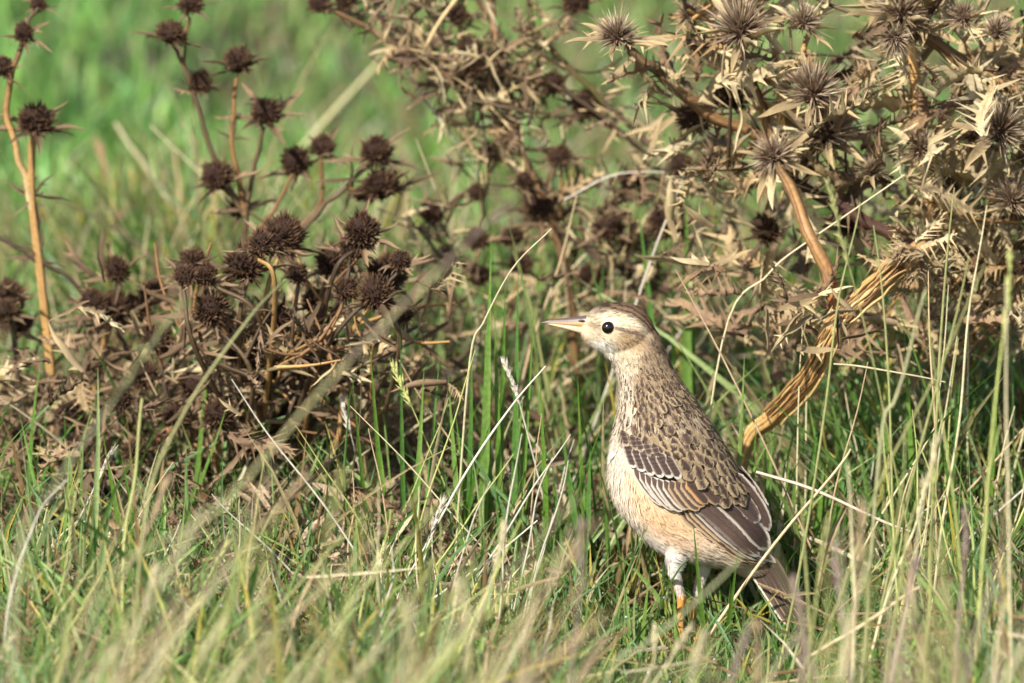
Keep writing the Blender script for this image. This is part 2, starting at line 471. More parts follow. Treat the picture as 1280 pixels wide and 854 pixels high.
def bird_surface():
    parts = []
    cen = np.stack([BC[:, 0], BC[:, 1], np.zeros(90)], 1)
    ax1 = np.stack([BH[:, 0], BH[:, 1], np.zeros(90)], 1)
    ax2 = np.stack([np.zeros(90), np.zeros(90), BI[:, 4]], 1)
    parts.append(loft(cen, ax1, ax2, 40))
    parts.append(ellipsoid((773, 412, 0), (45, 33, 32), .12))
    parts.append(ellipsoid((780, 412, 0), (36, 33, 33), .5))
    parts.append(ellipsoid((756, 415, 0), (31, 23, 22), .05))
    parts.append(ellipsoid((746, 407, 0), (18, 14, 13), .05))
    parts.append(ellipsoid((769, 434, 0), (25, 17, 22), .75))
    for w, pts, rr in ((24, [(846, 672), (842, 700), (846, 722), (852, 742)], (16, 9.5, 6.5, 4.6)), (-7, [(884, 682), (881, 708), (875, 730), (870, 752)], (14, 9, 6.5, 4.8))):
        parts.append(chain([(a, b, w) for a, b in pts], rr, 14))
    V, Q, T, n = [], [], [], 0
    for v, q, t in parts:
        V.append(v); Q.append(q + n); T.append(t + n); n += len(v)
    V = np.concatenate(V)
    me = bpy.data.meshes.new('body_form')
    me.from_pydata(V.tolist(), [], [f.tolist() for a in Q for f in a] + [f.tolist() for a in T for f in a])
    o = bpy.data.objects.new('body_form', me); COL.objects.link(o)
    md = o.modifiers.new('r', 'REMESH'); md.mode = 'VOXEL'; md.voxel_size = 1.6
    sm = o.modifiers.new('s', 'SMOOTH'); sm.iterations = 9; sm.factor = .5
    dg = bpy.context.evaluated_depsgraph_get()
    ev = o.evaluated_get(dg)
    m2 = bpy.data.meshes.new_from_object(ev)
    nv = len(m2.vertices); P = np.zeros(nv * 3, np.float32); m2.vertices.foreach_get('co', P); P = P.reshape(-1, 3).astype(float)
    F = np.array([list(p.vertices) for p in m2.polygons if len(p.vertices) == 4])
    N = np.zeros(nv * 3, np.float32); m2.vertices.foreach_get('normal', N); N = N.reshape(-1, 3).astype(float)
    bpy.data.objects.remove(o); bpy.data.meshes.remove(me); bpy.data.meshes.remove(m2)
    c = P.mean(0)
    if ((P - c) * N).sum(1).mean() < 0: N = -N; F = F[:, ::-1]
    return P, F, N

def sst(a, b, x):
    t = np.clip((x - a) / (b - a), 0, 1); return t * t * (3 - 2 * t)
def blob(u, v, cu, cv, ru, rv, ang=0.0, soft=.45):
    c, s = math.cos(ang), math.sin(ang)
    a = ((u - cu) * c + (v - cv) * s) / ru; b = (-(u - cu) * s + (v - cv) * c) / rv
    return 1 - sst(1 - soft, 1 + soft, np.sqrt(a * a + b * b))
def seg_mask(u, v, p, q, w):
    p = np.array(p, float); q = np.array(q, float); d = q - p
    t = np.clip(((u - p[0]) * d[0] + (v - p[1]) * d[1]) / (d @ d), 0, 1)
    r = np.hypot(u - p[0] - t * d[0], v - p[1] - t * d[1])
    return 1 - sst(w * .5, w * 1.3, r)
def hash2(u, v, f, seed):
    return noise2(u, v, f, seed) + .5 * noise2(u, v, f * 2.3, seed + 1)

CREAM = lin(230, 216, 194); BUFF = lin(230, 190, 146); WHITE = lin(240, 232, 222)
DARK = lin(74, 58, 52); BROWN = lin(140, 116, 92); TAN = lin(176, 150, 112)

def dorsal(u, v):
    """0 on the underparts, 1 on the back, along the bird"""
    vv = np.array([405, 430, 450, 470, 500, 530, 560, 600, 640, 700, 760])
    front = np.array([800, 797, 792, 790, 792, 788, 792, 830, 870, 925, 960])
    f = np.interp(v, vv, front)
    return sst(-9, 12, u - f)

def bird_color(u, v, w):
    n = len(u); sh = lambda c: np.broadcast_to(c, (n, 3)).copy()
    C = sh(CREAM)
    def mix(c, m, amt=1.0):
        nonlocal C
        m = np.clip(m * amt, 0, 1)[:, None]; C = C * (1 - m) + np.asarray(c) * m
    # underparts
    mix(BUFF, sst(520, 590, v) * (1 - .85 * sst(38, 8, u - np.interp(v, BI[:, 1], BI[:, 0]))), .85)
    mix(WHITE, sst(640, 700, v) * (1 - sst(880, 940, u)), .8)
    mix(lin(205, 165, 120), blob(u, v, 850, 655, 48, 20, .7), .45)
    mix(lin(228, 205, 175), blob(u, v, 905, 690, 40, 18, .5), .6)
    # neck and breast streaks
    d = dorsal(u, v)
    streak = sst(.05, .35, np.sin(u * .42 + v * .05 + 2.5 * noise2(u, v, .05, 3)) * .5 + hash2(u, v * .45, .30, 71))
    zone = sst(455, 480, v) * (1 - sst(535, 560, v))
    mix(DARK, streak * zone, .75)
    # upperparts
    mix(BROWN, d)
    mix(TAN, d * sst(0, .5, hash2(u, v * .5, .22, 73)), .6)
    ur = u * .85 - v * .53; vr = u * .53 + v * .85
    mix(DARK, d * sst(.0, .32, hash2(ur, vr * .55, .27, 75)) * sst(425, 450, v), .85)
    # head
    head = 1 - sst(448, 468, v - (u - 790) * .25)
    crown_line = np.interp(u, [725, 740, 760, 785, 805, 818, 835], [391, 389, 385.5, 389, 402, 420, 450])
    crown = sst(3, -3, v - crown_line + 4.5 * hash2(u, v * 1.6, .35, 98))
    mix(lin(202, 182, 148), head * (1 - crown), .9)
    mix(lin(168, 142, 108), head * (1 - crown) * sst(.0, .45, hash2(u * .7, v * 1.4, .40, 99)), .6)
    mix(lin(222, 206, 174), seg_mask(u, v, (748, 394), (798, 399), 4.0), .5)
    mix(lin(170, 150, 122), blob(u, v, 742, 403, 9, 6), .5)
    mix(lin(240, 234, 220), blob(u, v, 752, 434, 17, 14, .8), .8)
    mix(lin(166, 134, 94), blob(u, v, 789, 419, 19, 12, .25), .8)
    mix(lin(120, 94, 70), blob(u, v, 790, 420, 18, 11, .25) * sst(.05, .4, hash2(u * .6, v * 1.6, .5, 100)), .7)
    mix(lin(96, 76, 62), seg_mask(u, v, (770, 404), (795, 409), 2.6), .8)
    mix(lin(120, 98, 80), seg_mask(u, v, (795, 409), (812, 424), 4), .6)
    mix(lin(112, 90, 72), seg_mask(u, v, (755, 421), (778, 431), 3.2) * sst(-.1, .35, hash2(u * 1.3, v * .8, .5, 101)), .75)
    mix(lin(150, 124, 94), blob(u, v, 772, 434, 16, 8, .3) * sst(.0, .4, hash2(u, v * 1.4, .5, 102)), .7)
    mix(lin(150, 124, 96), seg_mask(u, v, (736, 402), (750, 404), 3), .55)
    mix(lin(92, 72, 60), seg_mask(u, v, (757, 443), (768, 452), 2.6), .75)
    mix(lin(100, 80, 66), seg_mask(u, v, (770, 448), (786, 446), 3) * sst(-.1, .3, hash2(u, v, .5, 91)), .9)
    mix(lin(110, 88, 70), seg_mask(u, v, (786, 446), (806, 436), 4) * sst(-.1, .3, hash2(u, v, .5, 92)), .8)
    mix(lin(132, 106, 80), crown)
    dist = (v - crown_line)
    mix(lin(66, 50, 42), crown * sst(-.15, .3, np.sin(dist * 1.25 + 3.0 * noise2(u, v, .07, 95)) * .6 + .5 * hash2(u * .6, v, .35, 96)), .85)
    mix(lin(188, 170, 138), seg_mask(u, v, (731, 392), (742, 392), 5), .5)
    nape = sst(-5, 7, u - np.interp(v, [405, 425, 440, 455, 475, 500], [816, 806, 799, 794, 790, 792])) * sst(408, 420, v) * (1 - sst(495, 520, v))
    mix(lin(150, 126, 98), nape, .95)
    mix(lin(74, 57, 48), nape * sst(.0, .3, hash2(u * 1.0 + v * .2, v * .45 - u * .2, .42, 78)), .85)
    front_n = sst(452, 470, v) * (1 - sst(530, 552, v)) * (1 - nape)
    mix(lin(206, 186, 158), front_n, .6)
    mix(lin(92, 73, 62), front_n * sst(.02, .28, hash2(u, v * .42, .40, 79)), .85)
    # legs' feathering
    mix(lin(228, 208, 190), sst(706, 722, v) * (1 - sst(885, 900, u)), .95)
    # undertail
    mix(lin(224, 205, 180), blob(u, v, 925, 708, 25, 12, .5), .7)
    return np.clip(C, .01, .95)

SPINE = smooth_path(np.array([(700, 403), (745, 396), (780, 388), (808, 408), (826, 445), (850, 490), (890, 560), (930, 640), (985, 770)], float), 60)
FRONT = smooth_path(np.array([(715, 414), (748, 424), (764, 450), (768, 500), (764, 560), (772, 620), (800, 660), (850, 690), (930, 715), (985, 760)], float), 60)
FL_P = np.concatenate([SPINE, FRONT]); FL_T = np.concatenate([np.gradient(SPINE, axis=0), np.gradient(FRONT, axis=0)])
FL_T /= np.linalg.norm(FL_T, axis=1)[:, None]
def flow(u, v):
    d2 = (u[:, None] - FL_P[:, 0]) ** 2 + (v[:, None] - FL_P[:, 1]) ** 2
    wgt = 1 / (d2 + 120) ** 1.6
    t = (wgt[..., None] * FL_T).sum(1); t /= np.linalg.norm(t, axis=1)[:, None]
    leg = (v > 704) & (u < 895) & (u > 820)
    t[leg] = (0.05, 1.0)
    return np.concatenate([t, np.zeros((len(t), 1))], 1)

SCAP = [(800, 535), (822, 556), (846, 578), (862, 592), (884, 606), (906, 612), (926, 612), (946, 612), (930, 580), (890, 520), (830, 520)]
WING = [(776, 548), (800, 546), (850, 572), (882, 600), (905, 586), (936, 596), (952, 622), (968, 660), (972, 710), (930, 706), (868, 648), (815, 618), (790, 585)]
def in_poly(u, v, poly):
    r = np.zeros(len(u), bool); j = len(poly) - 1
    for i in range(len(poly)):
        xi, yi = poly[i]; xj, yj = poly[j]
        c = ((yi > v) != (yj > v)) & (u < (xj - xi) * (v - yi) / (yj - yi + 1e-9) + xi)
        r ^= c; j = i
    return r

def flip(F): return F[:, ::-1]

def feather_mesh(name, base, tip, W, lay, cA, cB, edge=.72, bend=0.0, side=1, tipc=None, lean=0.0, curve=1.0, flat=None, edge_t=0, rach=None, squared=False, tipm=.955, sidew=1.0):
    """one flight feather lying along the flank; cA vane, cB margin"""
    ns, nt_ = 30, 13
    s = np.linspace(0, 1, ns)[:, None]; t = np.linspace(-1, 1, nt_)[None]
    b = np.array(base, float); e = np.array(tip, float); d = e - b; L = np.linalg.norm(d); dn = d / L; pn = np.array([-dn[1], dn[0]])
    prof = np.minimum(1, (s / .18 + .25)) * np.sqrt(np.clip(1 - ((s - .70) / .30).clip(0) ** (2.0 if not squared else 4.0), 0, 1))
    hw = W * prof
    off = bend * np.sin(np.pi * s) * L
    tt = t + lean * (1 - t * t)
    jag = 1 + .04 * R.normal(0, 1, (ns, nt_)) * (np.abs(t) > .95)
    u = b[0] + dn[0] * L * s + pn[0] * (off + hw * t * jag)
    v = b[1] + dn[1] * L * s + pn[1] * (off + hw * t * jag)
    w = (flank_w(u, v) if flat is None else flat[0] * (1 - s) + flat[1] * s + 0 * u) + lay + 1.4 * (1 - t * t) * curve - 0.8 * s
    P = np.stack([u, v, w], -1)
    m = sst(edge - .10, edge + .06, np.abs(t) + .0 * s)
    if edge_t: m = m * (t * edge_t > 0) + .25 * m * (t * edge_t <= 0)
    m = np.maximum(m * sidew, sst(tipm, min(.99, tipm + .07), s + .10 * np.abs(t)))
    bar = 1 + .10 * np.sin((s * L * .9 - np.abs(t) * W * .8) * 2.2) + .06 * R.normal(0, 1, (ns, nt_))
    C = (np.asarray(cA)[None, None] * bar[..., None]) * (1 - m[..., None]) + np.asarray(cB)[None, None] * m[..., None]
    if tipc is not None:
        k = sst(.72, .9, s + 0 * t)[..., None]; C = C * (1 - k) + np.asarray(tipc) * k
    rm = (1 - sst(.05, .16, np.abs(t)) + 0 * s)[..., None] * .55
    C = C * (1 - rm) + (np.asarray(cA) * (.55 if rach is None else rach)) * rm
    i, j = np.meshgrid(np.arange(ns - 1), np.arange(nt_ - 1), indexing='ij')
    F = np.stack([i * nt_ + j, (i + 1) * nt_ + j, (i + 1) * nt_ + j + 1, i * nt_ + j + 1], -1).reshape(-1, 4)
    P = P.reshape(-1, 3)
    if side < 0: P = P * [1, 1, -1]
    V = px2w(P)
    return Buf().add(V, F if side < 0 else flip(F), np.clip(C.reshape(-1, 3), .01, 1)).mesh(name, M_FLIGHT)

def make_bird():
    root = empty('pipit', (0, 0, 0), 'streaked brown pipit with buff breast standing upright in the short grass', 'bird')
    P, F, N = bird_surface()
    C = bird_color(P[:, 0], P[:, 1], P[:, 2])
    bf = Buf().add(px2w(P), flip(F), C)
    body = obj('body', bf.mesh('body', M_FEATHER), root)
    # sample points on the skin
    tri = np.concatenate([F[:, [0, 1, 2]], F[:, [0, 2, 3]]])
    A = .5 * np.linalg.norm(np.cross(P[tri[:, 1]] - P[tri[:, 0]], P[tri[:, 2]] - P[tri[:, 0]]), axis=1)
    cum = np.cumsum(A) / A.sum()
    def sample(n):
        k = np.searchsorted(cum, R.uniform(0, 1, n)); a = R.uniform(0, 1, (n, 2)); fl = a.sum(1) > 1; a[fl] = 1 - a[fl]
        q = np.stack([1 - a.sum(1), a[:, 0], a[:, 1]], 1)
        p = (P[tri[k]] * q[..., None]).sum(1); nn = (N[tri[k]] * q[..., None]).sum(1)
        return p, nn / np.linalg.norm(nn, axis=1)[:, None]
    def thin(p, rad):
        keep = []; cell = {}
        for i, q in enumerate(p):
            r = rad[i]; g = 5.0
            c = (int(q[0] // g), int(q[1] // g), int(q[2] // g)); ok = True
            m = int(math.ceil(r / g))
            for a in range(-m, m + 1):
                for b in range(-m, m + 1):
                    for d in range(-m, m + 1):
                        for j in cell.get((c[0] + a, c[1] + b, c[2] + d), ()):
                            if ((p[j] - q) ** 2).sum() < r * r: ok = False; break
                        if not ok: break
                    if not ok: break
                if not ok: break
            if ok: keep.append(i); cell.setdefault(c, []).append(i)
        return np.array(keep)
    def tangent(p, nn):
        t = flow(p[:, 0], p[:, 1])
        t = t - (t * nn).sum(1)[:, None] * nn
        ln = np.linalg.norm(t, axis=1)[:, None]
        return t / (ln + 1e-6)
    # contour feathers of the neck, breast and mantle
    p, nn = sample(12000)
    u, v = p[:, 0], p[:, 1]
    d = dorsal(u, v)
    size = np.interp(v, [430, 470, 510, 560, 640], [5.0, 7.5, 11.0, 14.5, 15])
    scap = in_poly(u, v, SCAP)
    ok = (v > 446 + (u - 790) * .25) & (v < 702) & (scap | ~in_poly(u, v, WING))
    ok &= (d > .3) | (v < 560) | scap
    p, nn, u, v, d, size = (a[ok] for a in (p, nn, u, v, d, size))
    k = thin(p, size * .55)
    order = np.argsort(v[k]); k = k[order]
    p, nn, u, v, d, size = (a[k] for a in (p, nn, u, v, d, size))
    tg = tangent(p, nn) + R.normal(0, .10, (len(p), 3)); tg /= np.linalg.norm(tg, axis=1)[:, None]
    sd = np.cross(nn, tg)
    ns, nt_ = 10, 9
    s = np.linspace(0, 1, ns)[:, None]; t = np.linspace(-1, 1, nt_)[None]
    L = size * R.uniform(1.25, 1.6, len(p)); Wd = size * R.uniform(.42, .58, len(p))
    hw = np.sqrt(np.clip(1 - np.abs((s - .48) / .52) ** 2.4, 0, 1)) * (1 + .16 * R.normal(0, 1, (len(p), ns, 1)) * (s > .5))
    S1 = (L[:, None, None] * (s - .1)); W1 = Wd[:, None, None] * hw * t
    lift = 0.3 + size[:, None, None] * (.10 * s) + .3 * (1 - t * t)
    curv = -(W1 ** 2) / 90 - (S1 ** 2) / 240
    G = p[:, None, None] + tg[:, None, None] * S1[..., None] + sd[:, None, None] * W1[..., None] + nn[:, None, None] * (lift + curv)[..., None]
    so = np.zeros(len(p))
    for du in (-8, 0, 8):
        for dv_ in (-8, 0, 8): so += in_poly(u + du, v + dv_, SCAP) / 9
    so *= sst(535, 562, v + (u - 850) * -.25)
    G[..., 2] += (np.sign(p[:, 2]) * 9.5 * so)[:, None, None]
    d = np.maximum(d, in_poly(u, v, SCAP) * 1.0)
    base = bird_color(u, v, p[:, 2])
    cl = noise2(u, v, .11, 201)[:, None]
    cB = np.where(d[:, None] > .5, (1 + .12 * cl) * lin(158, 136, 103) * R.uniform(.8, 1.12, (len(p), 1)), lin(206, 187, 158) * R.uniform(.8, 1.08, (len(p), 1)))
    breast = (d <= .5)
    low = sst(530, 560, v)[:, None] * breast[:, None]
    cB = cB * (1 - low) + base * low
    pdark = np.where(d > .5, np.where(v < 470, .8, .97), np.where(v < 545, .8, .0) * sst(450, 462, v))
    isd = (R.uniform(0, 1, len(p)) < pdark + .1 * np.where(d > .5, noise2(u, v, .16, 202), 0))
    cA = np.where(isd[:, None], lin(70, 54, 47) * R.uniform(.7, 1.35, (len(p), 1)), cB * R.uniform(.72, .98, (len(p), 1)))
    core = np.where(d > .5, .72, .45)[:, None, None] * R.uniform(.6, 1.1, (len(p), 1, 1))
    cs = core * np.sin(np.pi * np.clip(s * .95, 0, 1)) ** .6
    shape = np.abs(t) / (cs + .02) + 3 * np.clip(s - .86, 0, 1)
    m = (1 - sst(.45, 1.4, shape + .22 * R.normal(0, 1, shape.shape)))[..., None]
    Cc = cA[:, None, None] * m + cB[:, None, None] * (1 - m)
    Cc = Cc * (1 + .09 * R.normal(0, 1, (len(p), ns, nt_, 1)))
    i, j = np.meshgrid(np.arange(ns - 1), np.arange(nt_ - 1), indexing='ij')
    f = np.stack([i * nt_ + j, (i + 1) * nt_ + j, (i + 1) * nt_ + j + 1, i * nt_ + j + 1], -1).reshape(-1, 4)
    FF = ((np.arange(len(p)) * ns * nt_)[:, None, None] + f[None]).reshape(-1, 4)
    pl = Buf().add(px2w(G.reshape(-1, 3)), FF, np.clip(Cc.reshape(-1, 3), .01, 1))
    o = obj('contour_feathers', pl.mesh('contour_feathers', M_FEATHER), root); o['kind'] = 'stuff'
    # fine barbs: soft hair-like plumage everywhere
    p, nn = sample(72000)
    u, v = p[:, 0], p[:, 1]
    ok = ~in_poly(u, v, WING)
    eye_d = np.hypot(u - 760, v - 404); ok &= ~((eye_d < 12))
    ok &= ~((u < 736) & (v > 396) & (v < 417))
    dd = dorsal(u, v)
    ok &= ~((dd > .5) & (v > 470) & (R.uniform(0, 1, len(u)) < .78))
    p, nn, u, v, dd = p[ok], nn[ok], u[ok], v[ok], dd[ok]
    tg = tangent(p, nn); tg = tg + R.normal(0, .13, tg.shape) + nn * R.uniform(-.03, .07, (len(p), 1)); tg /= np.linalg.norm(tg, axis=1)[:, None]
    sd = np.cross(nn, tg); sd /= np.linalg.norm(sd, axis=1)[:, None]
    L = np.interp(v, [380, 440, 520, 600, 695, 715], [5, 8, 11, 15, 11, 6]) * R.uniform(.6, 1.25, len(p))
    Wd = np.interp(v, [380, 440, 600, 695, 710], [.8, 1.0, 1.4, 1.2, .8]) * R.uniform(.6, 1.2, len(p))
    s = np.array([0, .4, .75, 1.0]); pw = np.array([.8, 1, .7, .08])
    lift = np.array([.05, .35, .42, .25]); cur = -(s ** 2)
    G = p[:, None] + tg[:, None] * (L[:, None] * s)[..., None] + nn[:, None] * (lift[None] + cur[None] * (L ** 2 / 260)[:, None])[..., None]
    G = np.stack([G + sd[:, None] * (Wd[:, None] * pw)[..., None] * .5, G - sd[:, None] * (Wd[:, None] * pw)[..., None] * .5], 2)
    jit = np.where(v < 470, .16, np.where(dd > .5, .25, .05))[:, None]
    tipc = bird_color(u, v, p[:, 2]) * (1 + jit * R.uniform(-1, 1, (len(p), 1)))
    Cc = np.broadcast_to(tipc[:, None, None], (len(p), 4, 2, 3)) * np.array([.92, .98, 1.02, 1.05])[None, :, None, None]
    f = np.array([(0, 1, 3, 2), (2, 3, 5, 4), (4, 5, 7, 6)])
    FF = ((np.arange(len(p)) * 8)[:, None, None] + f[None]).reshape(-1, 4)
    br = Buf().add(px2w(G.reshape(-1, 3)), FF, np.clip(Cc.reshape(-1, 3), .01, 1))
    o = obj('fine_plumage', br.mesh('fine_plumage', M_FEATHER), root); o['kind'] = 'stuff'
    # wings
    VN = lin(98, 78, 68); VD = lin(80, 62, 54); WE = lin(212, 198, 180); BE = lin(196, 166, 128)
    for side in (1, -1):
        wb = Buf()
        poly = np.array([(786, 552), (812, 548), (850, 566), (885, 596), (925, 620), (950, 650), (962, 690), (925, 685), (868, 636), (815, 606), (795, 580)], float)
        g = np.linspace(0, 1, 14)
        top = smooth_path(np.array([(786, 548), (830, 545), (880, 580), (930, 612), (964, 695)], float), 26)
        bot = smooth_path(np.array([(784, 560), (803, 596), (850, 630), (905, 675), (960, 702)], float), 26)
        G = top[:, None] * (1 - g[None, :, None]) + bot[:, None] * g[None, :, None]
        w = flank_w(G[..., 0], G[..., 1]) + .9
        Pw = np.concatenate([G, w[..., None] * 1.0], -1)
        if side < 0: Pw = Pw * [1, 1, -1]
        i, j = np.meshgrid(np.arange(25), np.arange(13), indexing='ij')
        f = np.stack([i * 14 + j, (i + 1) * 14 + j, (i + 1) * 14 + j + 1, i * 14 + j + 1], -1).reshape(-1, 4)
        wb.add(px2w(Pw.reshape(-1, 3)), f, VN * .8)
        wing = obj('wing', wb.mesh('wing', M_FLIGHT), root)
        def fe(nm, *a, **k): return obj(nm, feather_mesh(nm, *a, side=side, **k), wing)
        # primaries and secondaries: stacked narrow edges along the lower border
        for q in range(7):
            b0 = (846 + 5 * q, 622 - 3 * q); e0 = (950 + 3.0 * q, 706 - 2.0 * q) if q < 6 else (970, 702)
            fe('flight_feather', b0, e0, 8.0 - .3 * q, 1.2 + .55 * q, VN * (1 - .03 * q), BE if q < 3 else WE * .8, edge=.66, edge_t=1, bend=.03, curve=.2)
        # tertials
        fe('tertial_feather', (862, 606), (950, 690), 11.5, 4.4, VN, WE * .82, edge=.76, bend=-.02, edge_t=-1, curve=.4)
        fe('tertial_feather', (880, 596), (962, 684), 12.0, 5.2, VD * 1.05, WE * .85, edge=.78, bend=-.05)
        fe('tertial_feather', (893, 590), (949, 648), 11.5, 6.0, VN * .95, WE * .75, edge=.76, bend=-.05)
        fe('tertial_feather', (912, 584), (962, 660), 9, 5.0, VD, WE * .7, edge=.78, bend=-.06)
        # greater coverts
        for q in range(9):
            x = q / 8
            b0 = (792 + 60 * x, 573 + 14 * x + 6 * math.sin(x * 3.1)); e0 = (829 + 49 * x, 621 + 8 * math.sin(x * 2.6) - 5 * x)
            e0 = (e0[0] + R.normal(0, 1.5), e0[1] + R.normal(0, 1.8))
            fe('greater_covert', b0, e0, 6.2 + 1.6 * x, 5.6 + .32 * q, VN * (1.05 - .1 * x), WE if q < 6 else BE * .9, edge=.66, bend=.05 - .02 * x, curve=.12)
        fe('greater_covert', (858, 586), (884, 617), 8, 8.6, VD, lin(200, 150, 100), edge=.55, edge_t=1)
        fe('greater_covert', (866, 580), (900, 618), 9, 8.9, VD * 1.1, BE * .8, edge=.7)
        # median coverts
        for q in range(6):
            x = q / 5
            b0 = (781 + 52 * x, 544 + 15 * x); e0 = (792 + 58 * x, 574 + 15 * x - 3 * x * x)
            b0 = (b0[0] + R.normal(0, 1.2), b0[1] + R.normal(0, 1.5)); e0 = (e0[0] + R.normal(0, 1.8), e0[1] + R.normal(0, 2.2))
            fe('median_covert', b0, e0, 6.4 * R.uniform(.85, 1.15), 8.4 + .25 * q, VD, WE, edge=.72, curve=.15, tipm=.86, sidew=.55)
        # lesser coverts
        for row, (n_, y0, x0, x1) in enumerate(((5, 540, 781, 820),)):
            for q in range(n_):
                x = q / max(1, n_ - 1); cx = x0 + (x1 - x0) * x + R.normal(0, 1.5); cy = y0 + 8 * x + R.normal(0, 2.2)
                fe('lesser_covert', (cx - 3, cy - 8), (cx + 3.5, cy + 10), 4.6, 9.4 + .5 * row, VD * 1.15, lin(176, 156, 128), edge=.7, tipm=.8, sidew=.5, curve=.5)
    # tail
    tail = obj('tail', Buf().add(*tail_base()).mesh('tail', M_FLIGHT), root)
    for q in range(10):
        x = q / 9 - .5
        b0 = (936 + 26 * (x + .5), 704 - 12 * (x + .5)); e0 = (988 + 22 * (x + .5), 783 - 10 * (x + .5) + 3 * math.sin(q * 2.4))
        outer = q == 0
        ft = obj('tail_feather', feather_mesh('tail_feather', b0, e0, 6.2, 0, lin(92, 74, 64) * (1 - .05 * q), lin(225, 210, 188) if outer else lin(160, 136, 112), edge=.6, edge_t=1, flat=(4 + q * .45, 6 + q * .5), tipc=None), tail)
    # bill
    upper_lower(root)
    # eyes
    for side in (1, -1):
        wz = 30.4
        c = px2w(np.array([760, 404, side * wz]))
        V, Fq, T = ellipsoid((0, 0, 0), (1, 1, 1), 0, 14, 20)
        r = 8.4 * S
        eb = Buf().add(V * r, Fq, (.01, .01, .01)); eb.add(V * r, T, (.01, .01, .01))
        e = obj('eye', eb.mesh('eye', M_EYE), root); e.location = c - np.array([0, -side * 4.0 * S, 0])
        rb = Buf(); a = np.linspace(0, 2 * np.pi, 33)
        ringp = np.stack([np.cos(a) * 8.5 * S, np.full(33, -side * 1.4 * S), np.sin(a) * 8.1 * S], 1)
        tube(rb, ringp, [.8 * S], 6, lin(200, 182, 150), caps=False)
        obj('eye_ring', rb.mesh('eye_ring', M_FEATHER), e)
    # legs
    for (pts, w, knee) in (([(852, 738), (850, 765), (852, 797)], 24, 0), ([(870, 748), (866, 772), (867, 799)], -7, 0)):
        P_ = smooth_path(px2w(np.array([(a, b, w) for a, b in pts], float)), 14)
        lb = Buf(); tube(lb, P_, np.array([5.6, 5.0, 4.2, 4.0, 4.0, 4.6]) * S, 9, lin(222, 150, 70), cvar=.06)
        leg = obj('leg', lb.mesh('leg', M_LEG), root)
        foot = P_[-1]
        for k, (ang, ln) in enumerate(((-165, 42), (-198, 48), (-232, 42), (8, 34))):
            a = math.radians(ang); dr = np.array([math.cos(a), math.sin(a), 0])
            tp = np.array([foot, foot + dr * ln * .4 * S + [0, 0, 3 * S], foot + dr * ln * .75 * S + [0, 0, 1.5 * S], foot + dr * ln * S + [0, 0, -1 * S]])
            tb = Buf(); tube(tb, smooth_path(tp, 12), np.array([3.2, 2.8, 3.0, 2.4, 2.0]) * S, 7, lin(214, 150, 84), cvar=.06)
            toe = obj('toe', tb.mesh('toe', M_LEG), leg)
            cl = 13 if k < 3 else 26
            cp = np.array([tp[-1], tp[-1] + dr * cl * .5 * S + [0, 0, 2 * S], tp[-1] + dr * cl * S + [0, 0, -1 * S]])
            cb = Buf(); tube(cb, smooth_path(cp, 8), np.array([1.9, 1.4, .3]) * S, 6, lin(70, 56, 46), cvar=.05)
            obj('claw', cb.mesh('claw', M_BILL), leg)
    return root

def tail_base():
    g = np.linspace(0, 1, 10); k = np.linspace(0, 1, 8)
    a = smooth_path(np.array([(926, 704), (952, 740), (972, 762)], float), 10); b = smooth_path(np.array([(966, 692), (982, 722), (996, 752)], float), 10)
    G = a[:, None] * (1 - k[None, :, None]) + b[:, None] * k[None, :, None]
    w = 2.0 + 0 * G[..., 0] + 4 * np.sin(np.pi * k)[None]
    P = np.concatenate([G, w[..., None]], -1)
    P2 = P * [1, 1, -1]
    i, j = np.meshgrid(np.arange(9), np.arange(7), indexing='ij')
    f = np.stack([i * 8 + j, (i + 1) * 8 + j, (i + 1) * 8 + j + 1, i * 8 + j + 1], -1).reshape(-1, 4)
    V = np.concatenate([px2w(P.reshape(-1, 3)), px2w(P2.reshape(-1, 3))])
    return V, np.concatenate([f, f[:, ::-1] + 80]), lin(88, 70, 60)

